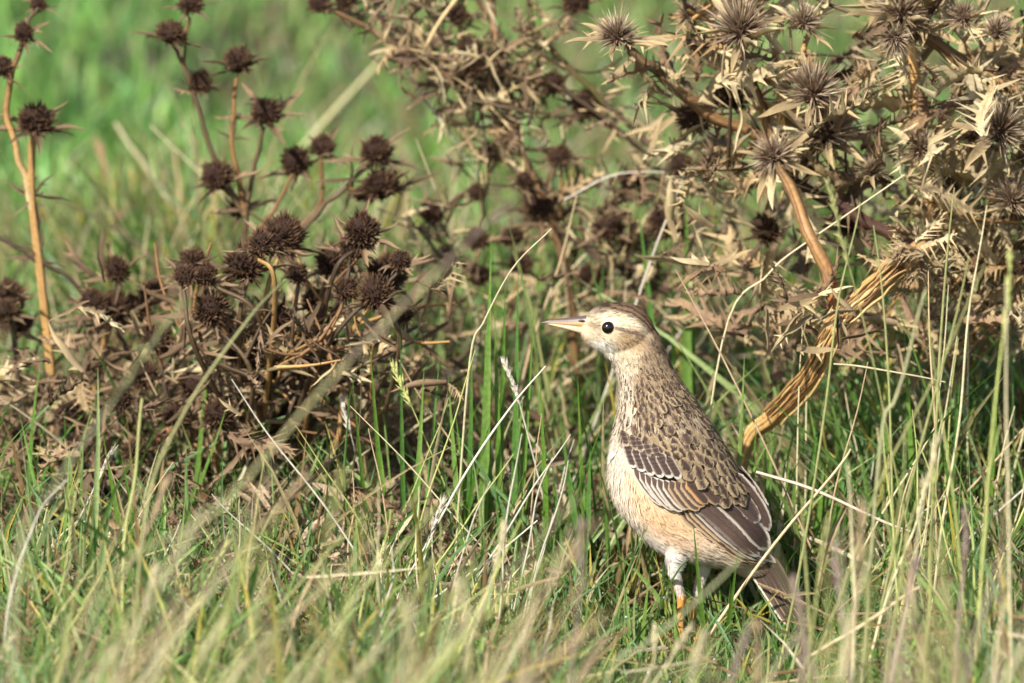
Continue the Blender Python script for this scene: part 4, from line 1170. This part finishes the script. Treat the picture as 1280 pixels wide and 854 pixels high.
E.stem([(1255, 330), (1268, 360), (1275, 400)], [5, 4], OCHRE)
for u, v, r, a, nb in ((772, 46, 30, (-.1, -.3, 1), 8), (926, 38, 34, (-.1, -.5, 1), 7), (1126, 14, 36, (.1, -.4, 1), 9), (1118, 48, 22, (.0, -.6, -.6), 5), (1152, 186, 27, (.0, -.7, .7), 6), (967, 196, 30, (-.3, -.6, .5), 8),
                       (1032, 165, 38, (.1, -.5, .8), 8), (1016, 116, 32, (0, -.4, 1), 6), (1004, 28, 22, (.2, -.3, 1), 6), (1250, 164, 30, (.2, -.5, .7), 7), (1204, 22, 24, None, 6), (1246, 40, 22, None, 6), (1214, 168, 24, None, 6),
                       (862, 18, 22, None, 5), (1090, 215, 22, None, 5), (1265, 250, 26, None, 6), (1190, 262, 22, None, 6)):
    E.head(u, v, r, True, a, y=.10 + R.normal(0, .015), nb=nb, blen=(1.4, 2.3), belev=(-.5, .5))
for u, v, r in ((912, 122, 20), (868, 146, 21), (958, 288, 17), (1180, 330, 18), (1255, 90, 20), (1060, 280, 15)): E.head(u, v, r, y=.16, nb=5)
for k in range(80): E.twig(R.uniform(50, 150), [R.uniform(2, 4.5), R.uniform(1, 2)], [DBR, DKST, GOLD * .85, GREY, OCHRE, PALE0][int(R.integers(0, 6))], lambda p: p[2] > .1 and p[1] > .085)
for k in range(230):
    q = R.uniform()
    if q < .55: u, v = R.uniform(1080, 1300), R.uniform(10, 420)
    elif q < .75: u, v = R.normal(958, 28), R.normal(375, 32)
    else: u, v = R.uniform(800, 1120), R.uniform(-10, 250)
    if k % 5 > 2: E.leaf(None, lambda p: p[2] > .09 and p[1] > .085, R.uniform(50, 100), dark=R.uniform() < .22)
    else: E.leaf(u, v, R.uniform(50, 110), y=.15 + R.normal(0, .05), dark=R.uniform() < .22)
for k in range(60): E.twig(R.uniform(60, 140), [R.uniform(1.2, 2.6), R.uniform(.7, 1.4)], [DBR, PALE0, GOLD * .85, GREY, OCHRE][int(R.integers(0, 5))], lambda p: p[2] < .17 and p[1] > .11, R.uniform(0, 6.28))
for k in range(110): E.bract(R.uniform(880, 1295), R.uniform(310, 470), R.uniform(34, 70), R.uniform(0, 6.28), y=.2 + R.normal(0, .05), pale=R.uniform() < .7)
for k in range(34):
    u, v = R.uniform(1120, 1290), R.uniform(60, 330)
    l = E.leaf(u, v, R.uniform(60, 100), y=.13 + R.normal(0, .03)); l.data = LB[k % 4]
for k in range(230):
    u, v = R.uniform(740, 1295), R.uniform(-20, 330)
    if k % 4 == 0: E.bract(R.uniform(800, 1010), R.uniform(90, 340), R.uniform(36, 76), R.uniform(0, 6.28), y=.2 + R.normal(0, .05))
    else: E.bract(None, lambda p: p[2] > .11 and p[1] > .085, R.uniform(40, 85), R.uniform(0, 6.28))
# ------------------------------------------------------------------ single stalks of grass
def stalk(pts, y, r, col, label, group=None, ear=None, y2=None, root_it=True, name='grass_stalk'):
    y2 = y if y2 is None else y2
    n = len(pts)
    P = np.array([at(p[0], p[1], y + (y2 - y) * i / (n - 1)) for i, p in enumerate(pts)])
    if root_it:
        g = P[0].copy(); d = P[0] - P[1]; d /= np.linalg.norm(d)
        zg = ground_z(g[0], g[1])
        if g[2] > zg + .003:
            base = np.array([g[0] + d[0] * .25 * (g[2] - zg), g[1], zg - .004])
            P = np.concatenate([[base], P])
    o0 = P[0].copy()
    Ps = smooth_path(P, 26)
    wv = np.linspace(0, 1, 26); ph = R.uniform(0, 6.28, 4); am = S * R.uniform(.8, 3.2)
    Ps[:, 0] += am * (np.sin(wv * 7 + ph[0]) + .5 * np.sin(wv * 15 + ph[1])) * wv; Ps[:, 2] += am * .6 * np.sin(wv * 9 + ph[2]) * wv
    bf = Buf(); tube(bf, Ps, np.array(r) * S, 6, col, 0, .12)
    rt = tag(obj(name, bf.mesh(name, M_STEM, offset=o0)), label, 'grass stalk', group)
    rt.location = o0
    if ear:
        L, wd, c = ear
        i0 = int(26 * (1 - L)); eb = Buf(); k = 90
        idx = R.uniform(i0, 25, k); i = idx.astype(int).clip(0, 24); f = (idx - i)[:, None]
        org = Ps[i] * (1 - f) + Ps[i + 1] * f
        T = Ps[i + 1] - Ps[i]; T /= np.linalg.norm(T, axis=1)[:, None]
        dv = T + R.normal(0, wd, (k, 3)); dv /= np.linalg.norm(dv, axis=1)[:, None]
        spikes(eb, org - o0, dv, R.uniform(.003, .008, k), R.uniform(.0004, .0008, k), np.asarray(c) * R.uniform(.7, 1.2, (k, 1)), np.asarray(c) * R.uniform(.8, 1.3, (k, 1)))
        obj('seed_spike', eb.mesh('seed_spike', M_DRY), rt)
    return rt

STR = lin(214, 200, 156); STR2 = lin(190, 176, 120); WHT = lin(226, 214, 190); OLV = lin(160, 160, 100); PUR = lin(150, 126, 110)
stalk([(440, 825), (480, 790), (560, 735), (672, 652)], -.06, [1.2, 1.8, 1.7, .9], WHT * .85, 'pale bleached stalk slanting low through the grass left of the bird')
stalk([(530, 700), (560, 630), (600, 560), (640, 510), (684, 456)], -.03, [1.4, 1.6, 1.5, .9], WHT * .9, 'whitish stalk leaning up to just under the bill of the bird')
stalk([(855, 840), (920, 745), (985, 660), (1045, 590), (1060, 560)], -.05, [2.4, 2.2, 1.8, 1.4], lin(206, 180, 140), 'thin tan stalk crossing in front of the tail of the bird')
stalk([(600, 224), (560, 165), (520, 105), (498, 68)], .33, [.9, 1.4, 1.9, 2.3], WHT * .85, 'straight white stalk hanging from a branch of the dead thistle', root_it=False)
stalk([(232, 292), (190, 220), (145, 155)], .62, [5, 4.2, 3], lin(196, 186, 140), 'blurred straw stalk leaning left against the green meadow', name='straw_stalk')
stalk([(320, 262), (400, 160), (480, 70)], .75, [3, 4, 3], lin(188, 180, 130), 'blurred straw stalk leaning right behind the round dark seed heads', name='straw_stalk')
stalk([(172, 330), (168, 230), (165, 200)], .8, [4, 4, 3], lin(206, 160, 110), 'blurred tan stalk standing upright in the meadow behind the thicket', name='straw_stalk')
stalk([(120, 760), (270, 640), (400, 490), (540, 345), (640, 250)], -.75, [1.6, 1.9, 1.9, 1.6, 1.0], lin(166, 160, 112), 'long soft olive stalk sweeping up across the dark thicket', ear=(.35, .25, PUR), y2=-.62)
stalk([(180, 650), (230, 520), (310, 400), (355, 348)], -.34, [1.8, 1.9, 1.7, 1.0], lin(164, 160, 106), 'slim olive stalk curving up in front of the thicket', y2=-.20)
stalk([(20, 720), (60, 620), (150, 490), (230, 380)], -.80, [1.6, 1.6, 1.4, 1.0], lin(180, 176, 130), 'very soft pale stalk rising past the heads with golden stems', ear=(.3, .3, OLV), y2=-.5)
stalk([(155, 700), (166, 600), (178, 500)], -.2, [2, 2, 1.4], lin(190, 190, 120), 'slender yellow green stalk standing upright before the thicket base')
stalk([(10, 760), (40, 660), (85, 600)], -.25, [1.4, 1.7, .8], WHT * .8, 'curved white dry blade arching at the left border of the grass')
stalk([(690, 285), (640, 340), (605, 400), (585, 470)][::-1], -.02, [1.6, 1.5, 1.2, 1.0], STR * .75, 'bent straw stalk arching beside the tall green blades')
stalk([(705, 250), (760, 222), (800, 214), (838, 218)], .26, [1.2, 1.2, 1.0, .8], WHT * .75, 'thin bleached stalk arching over in front of the middle thistle', root_it=False)
stalk([(905, 420), (960, 345), (1010, 300), (1130, 220)], .07, [1.3, 1.4, 1.0], STR * .85, 'straight straw stalk slanting through the pale thistle')
stalk([(945, 590), (1010, 610), (1100, 650), (1140, 665)], -.02, [2, 2.2, 2, 1.4], lin(210, 184, 160), 'pinkish straw lying across the grass behind the back of the bird', root_it=False)
stalk([(1010, 822), (1080, 780), (1150, 735)], -.22, [2, 2.4, 1.6], lin(206, 184, 140), 'short tan straw lying in the soft grass by the tail', root_it=False)
stalk([(760, 850), (800, 810), (850, 770), (905, 720), (930, 690)], -.55, [1.7, 1.7, 1.4, .9], lin(170, 170, 126), 'soft pale stalk leaning in front of the feet of the bird')
stalk([(1042, 455), (1090, 460), (1180, 478)], .03, [1.2, 1.4, .8], STR * .8, 'pale straw lying beneath the thick golden stem', root_it=False)
stalk([(1100, 560), (1118, 500), (1140, 430), (1158, 360)], -.26, [2.2, 2.2, 1.9, 1.2], lin(168, 164, 120), 'soft grey stalk rising before the thick golden stem')
# upright thin stalks in front on the right
SHADES = {'straw': STR, 'olive': OLV, 'tan': lin(196, 168, 130), 'yellow green': lin(186, 188, 112), 'purplish': lin(168, 144, 130), 'bleached': WHT * .8}
LOOSE = Buf()
def field(n, urange, yrange, lean, top, rad, shades, where, group, pear, bow=.15, loose=False):
    for k in range(n):
        u = R.uniform(*urange); y = R.uniform(*yrange); ln = R.normal(*lean); topv = R.uniform(*top)
        b = 800 - y / S * .21
        if abs(u - 890 + ln * 60) < 95: topv = max(topv, 790)
        if topv > b - 40: continue
        pts = [(u + ln * (b - topv) * (f + bow * f * f) + R.normal(0, 2.5), b + (topv - b) * f) for f in (0, .3, .55, .8, 1)]
        if y < .1 and any(742 < p[0] < 975 and 365 < p[1] < 765 and p[0] < 800 + (p[1] - 380) * .47 for p in pts): continue
        if y < .05 and any(955 < p[0] < 1020 and 680 < p[1] < 790 for p in pts) and R.uniform() < .7: continue
        sh = shades[int(R.integers(0, len(shades)))]; e = R.uniform() < pear
        c = SHADES[sh] * R.uniform(.82, 1.05)
        if loose:
            tube(LOOSE, smooth_path(np.array([at(p[0], p[1], y) for p in pts]), 14), np.array([1.5, 1.4, 1.2, .6]) * R.uniform(*rad) * S, 5, [c * .9, c, c * 1.05], 0, .12)
            continue
        stalk(pts, y, np.array([1.5, 1.4, 1.2, .6]) * R.uniform(*rad), [c * .9, c, c * 1.05], ('eared %s stalk standing %s' if e else 'bare %s stalk standing %s') % (sh, where), group, ear=(.2, .16, SHADES[sh] * .9) if e else None)
field(34, (950, 1290), (-.34, -.03), (.06, .14), (180, 640), (.8, 1.5), ['yellow green', 'straw', 'olive'], 'in front of the bleached thistle', 'upright stalks before the bleached thistle', .3)
field(44, (960, 1300), (-.85, -.40), (.10, .16), (600, 830), (.9, 1.7), ['tan', 'olive', 'straw', 'purplish'], 'well before the bleached thistle, out of focus', 'soft stalks before the bleached thistle', .4)
field(66, (-90, 540), (-.95, -.25), (.38, .25), (580, 830), (.7, 1.3), ['olive', 'yellow green', 'tan', 'straw'], 'before the dark thicket, out of focus', 'soft stalks before the dark thicket', .3)
field(36, (-40, 540), (-.25, .02), (.25, .30), (560, 780), (.7, 1.2), ['straw', 'yellow green', 'tan', 'bleached'], 'at the foot of the dark thicket', 'stalks at the foot of the dark thicket', .2)
field(30, (500, 860), (-.8, -.25), (.28, .22), (650, 840), (.8, 1.5), ['olive', 'tan', 'purplish', 'straw'], 'before the tall green blades, out of focus', 'soft stalks before the green blades', .4)
field(40, (430, 720), (-.10, .10), (.2, .4), (430, 700), (.7, 1.1), ['straw', 'bleached', 'tan', 'yellow green'], 'among the green blades beside the bird', 'stalks among the green blades', .15)
field(46, (930, 1290), (.02, .16), (.1, .4), (330, 640), (.8, 1.3), ['straw', 'bleached', 'tan', 'yellow green'], 'under the thick golden stem', 'stalks under the golden stem', .15, loose=True)
field(60, (520, 900), (.18, .5), (.1, .35), (150, 430), (.9, 1.6), ['straw', 'tan', 'bleached', 'olive'], 'around the bare thistle branches', 'stalks around the bare branches', .2, loose=True)
field(26, (150, 520), (.5, .9), (.1, .3), (180, 330), (1.2, 2.4), ['straw', 'tan', 'olive'], 'in the meadow beyond the dark thicket, blurred', 'blurred stalks beyond the thicket', .2, loose=True)
field(34, (-120, 560), (-1.15, -.65), (.40, .22), (680, 850), (.7, 1.4), ['olive', 'yellow green', 'straw', 'tan'], '', '', 0, loose=True)
field(26, (960, 1320), (-1.1, -.65), (.1, .22), (660, 850), (1.0, 2.0), ['olive', 'purplish', 'straw', 'tan'], '', '', 0, loose=True)
tag(obj('loose_stalks', LOOSE.mesh('loose_stalks', M_STEM)), 'countless thin dry stalks threading through the dead plants', 'grass', kind='stuff')
g = 'dry straws tangled in the grass'
for k in range(70):
    u = R.uniform(430, 1260); v = R.uniform(430, 720); y = max(-.1, (800 - v) * S / .26 - R.uniform(0, .12)); a = R.uniform(-.3, 3.0); L = R.uniform(60, 170)
    if abs(u - 870) < 200 and y < .06: y = .07
    pts = [(u, v), (u + math.cos(a) * L * .5 + R.normal(0, 6), v - math.sin(a) * L * .5 + R.normal(0, 6)), (u + math.cos(a) * L, v - math.sin(a) * L + R.normal(8, 8))]
    sh = ['straw', 'bleached', 'tan', 'purplish'][int(R.integers(0, 4))]
    stalk(pts, y, [1.5, 1.5, .9], SHADES[sh] * .95, 'short %s straw caught aslant in the grass around the bird' % sh, g, root_it=False)

# ------------------------------------------------------------------ tufts of broad green blades
def tuft(u, v_top, spec, y, label, w=(8, 12)):
    base = at(u, 700, y); base[2] = ground_z(base[0], y)
    rt = empty('grass_tuft', base, label, 'grass')
    for (tu, tv, bu, wd, c) in spec:
        t = at(tu, tv, y + R.normal(0, .012)); b = np.array([at(bu, 600, y)[0], y + R.normal(0, .006), base[2] - .004])
        d = t - b; L = np.linalg.norm(d)
        n1 = np.ones(1)
        bd = np.array([[-d[0] * .3, -.25 * L + 0 * R.normal(), 0]]) / L
        V, F, C = ribbons(b[None], ((d - bd[0] * L * .25) / L)[None], n1 * L, n1 * wd * S, n1 * .25, 14, (c * .85)[None], c[None], [.8, .95, 1, 1, .9, .75, .5, .25, .03], fold=.18, twist=np.array([R.normal(math.pi / 2, .35)]), bend_dir=bd)
        obj('blade', Buf().add(V - base, F, C).mesh('blade', M_GRASS), rt)
G1, G2, G3 = lin(112, 150, 56), lin(126, 160, 74), lin(98, 140, 62)
tuft(610, 300, [(614, 300, 600, 12, G2), (632, 345, 618, 10, G1), (606, 410, 612, 14, G1), (590, 430, 585, 9, G3), (648, 330, 640, 9, G3), (560, 470, 585, 9, G2), (668, 380, 640, 8, G1), (618, 372, 628, 9, G1), (570, 520, 600, 10, G1), (655, 470, 630, 9, G2)], .06, 'tuft of tall broad green blades standing left of the bill')
tuft(850, 230, [(858, 235, 856, 17, G2), (795, 230, 850, 10, G3), (870, 300, 860, 9, G1), (735, 320, 845, 10, G3), (840, 330, 850, 8, G1)], .22, 'tuft of broad blue green blades rising behind the head of the bird')
tuft(500, 430, [(462, 430, 490, 9, G1), (500, 420, 505, 8, G3), (530, 460, 510, 10, G2), (440, 470, 470, 8, G1), (476, 560, 500, 12, G1), (550, 440, 520, 7, G3)], .04, 'tuft of green blades in front of the dark thicket edge')
tuft(1060, 180, [(1078, 150, 1060, 10, G3), (1095, 190, 1075, 9, G1), (1062, 230, 1050, 9, G3), (1040, 300, 1050, 8, G1), (1120, 215, 1090, 8, G1)], .30, 'tuft of dark green blades inside the pale thistle')
tuft(700, 180, [(690, 120, 700, 8, G3), (722, 180, 710, 9, G1), (665, 250, 690, 8, G1), (600, 190, 640, 9, G3), (700, 330, 690, 9, G2)], .42, 'tuft of green blades behind the bare thistle branches')
tuft(200, 560, [(150, 560, 190, 8, G1), (205, 590, 200, 9, G3), (128, 540, 170, 8, G1), (240, 610, 210, 9, G2), (180, 640, 190, 8, G1)], -.02, 'tuft of green blades at the foot of the left thicket')
tuft(1170, 420, [(1080, 440, 1160, 8, G2), (1010, 500, 1060, 8, G1), (940, 545, 1010, 9, G1), (1200, 470, 1180, 8, G3), (1250, 420, 1230, 8, G1), (1130, 400, 1150, 8, G1)], .08, 'tuft of green blades under the thick golden stem')
tuft(960, 540, [(950 + 14 * q + R.normal(0, 6), 500 + R.uniform(-10, 60), 930 + 13 * q, R.uniform(5, 8), (G1, G2, G3)[q % 3]) for q in range(9)], .075, 'tuft of green blades hiding the foot of the thick golden stem')
tuft(760, 480, [(700, 520, 740, 10, G3), (722, 470, 735, 7, G1), (738, 560, 730, 11, G3), (690, 600, 715, 9, G1), (675, 470, 690, 8, G1)], .05, 'tuft of green blades just in front of the breast of the bird')
tuft(870, 660, [(866, 648, 885, 6, G1 * .7), (922, 690, 905, 6, G1 * .8), (842, 726, 848, 5, G1), (780, 720, 790, 7, G1), (812, 712, 800, 6, G2)], -.05, 'few green blades poking up before the legs of the bird')

def medium_grass():
    """loose longer green blades filling the middle ground"""
    n = 6500
    x = R.uniform(-.5, .36, n); y = R.uniform(.02, .55, n)
    keep = R.uniform(0, 1, n) < (1 - .85 * under_left(x, y)) * np.clip(.7 + .6 * noise2(x, y, 14, 55), .1, 1)
    x, y = x[keep], y[keep]; n = len(x)
    base = np.stack([x, y, ground_z(x, y) - .003], 1)
    L = R.gamma(8, 1, n) / 8 * .075
    c = GREENS[R.integers(0, 6, n)] * R.uniform(.8, 1.15, (n, 1)); dry = R.uniform(0, 1, n) < .3
    c[dry] = STRAWS[R.integers(0, 5, dry.sum())] * .9
    V, F, C = ribbons(base, lean_dirs(n, .28, .22), L, R.uniform(.0016, .0034, n), R.uniform(.1, .6, n), 9, c * .8, c, PROF)
    o = obj('long_grass', Buf().add(V, F, C).mesh('long_grass', M_GRASS))
    tag(o, 'loose longer green blades between the dead plants and the bird', 'grass', kind='stuff')
medium_grass()

def dew():
    """dewdrops resting on the blades"""
    bf = Buf()
    V, Q, T = ellipsoid((0, 0, 0), (1, 1, 1), 0, 7, 8)
    n1, n2 = 520, 420
    near = DEWPTS[0]; near = near[(near[:, 0] > -.42) & (near[:, 0] < .27) & (near[:, 1] > -.4) & (near[:, 1] < .4)]
    pts = np.concatenate([near[R.integers(0, len(near), n1)], DEWPTS[1][R.integers(0, len(DEWPTS[1]), n2)]])
    r = np.concatenate([R.uniform(.0004, .0009, n1), R.uniform(.001, .0022, n2)])
    pts[:, 2] += r * .8
    n = n1 + n2
    VV = V[None] * r[:, None, None] + pts[:, None]
    for f in (Q, T):
        bf.add(VV.reshape(-1, 3), ((np.arange(n) * len(V))[:, None, None] + f[None]).reshape(-1, f.shape[1]), (.6, .65, .65))
    o = obj('dewdrops', bf.mesh('dewdrops', M_DEW))
    tag(o, 'tiny glinting dewdrops caught on the grass blades', 'dew', kind='stuff')
dew()
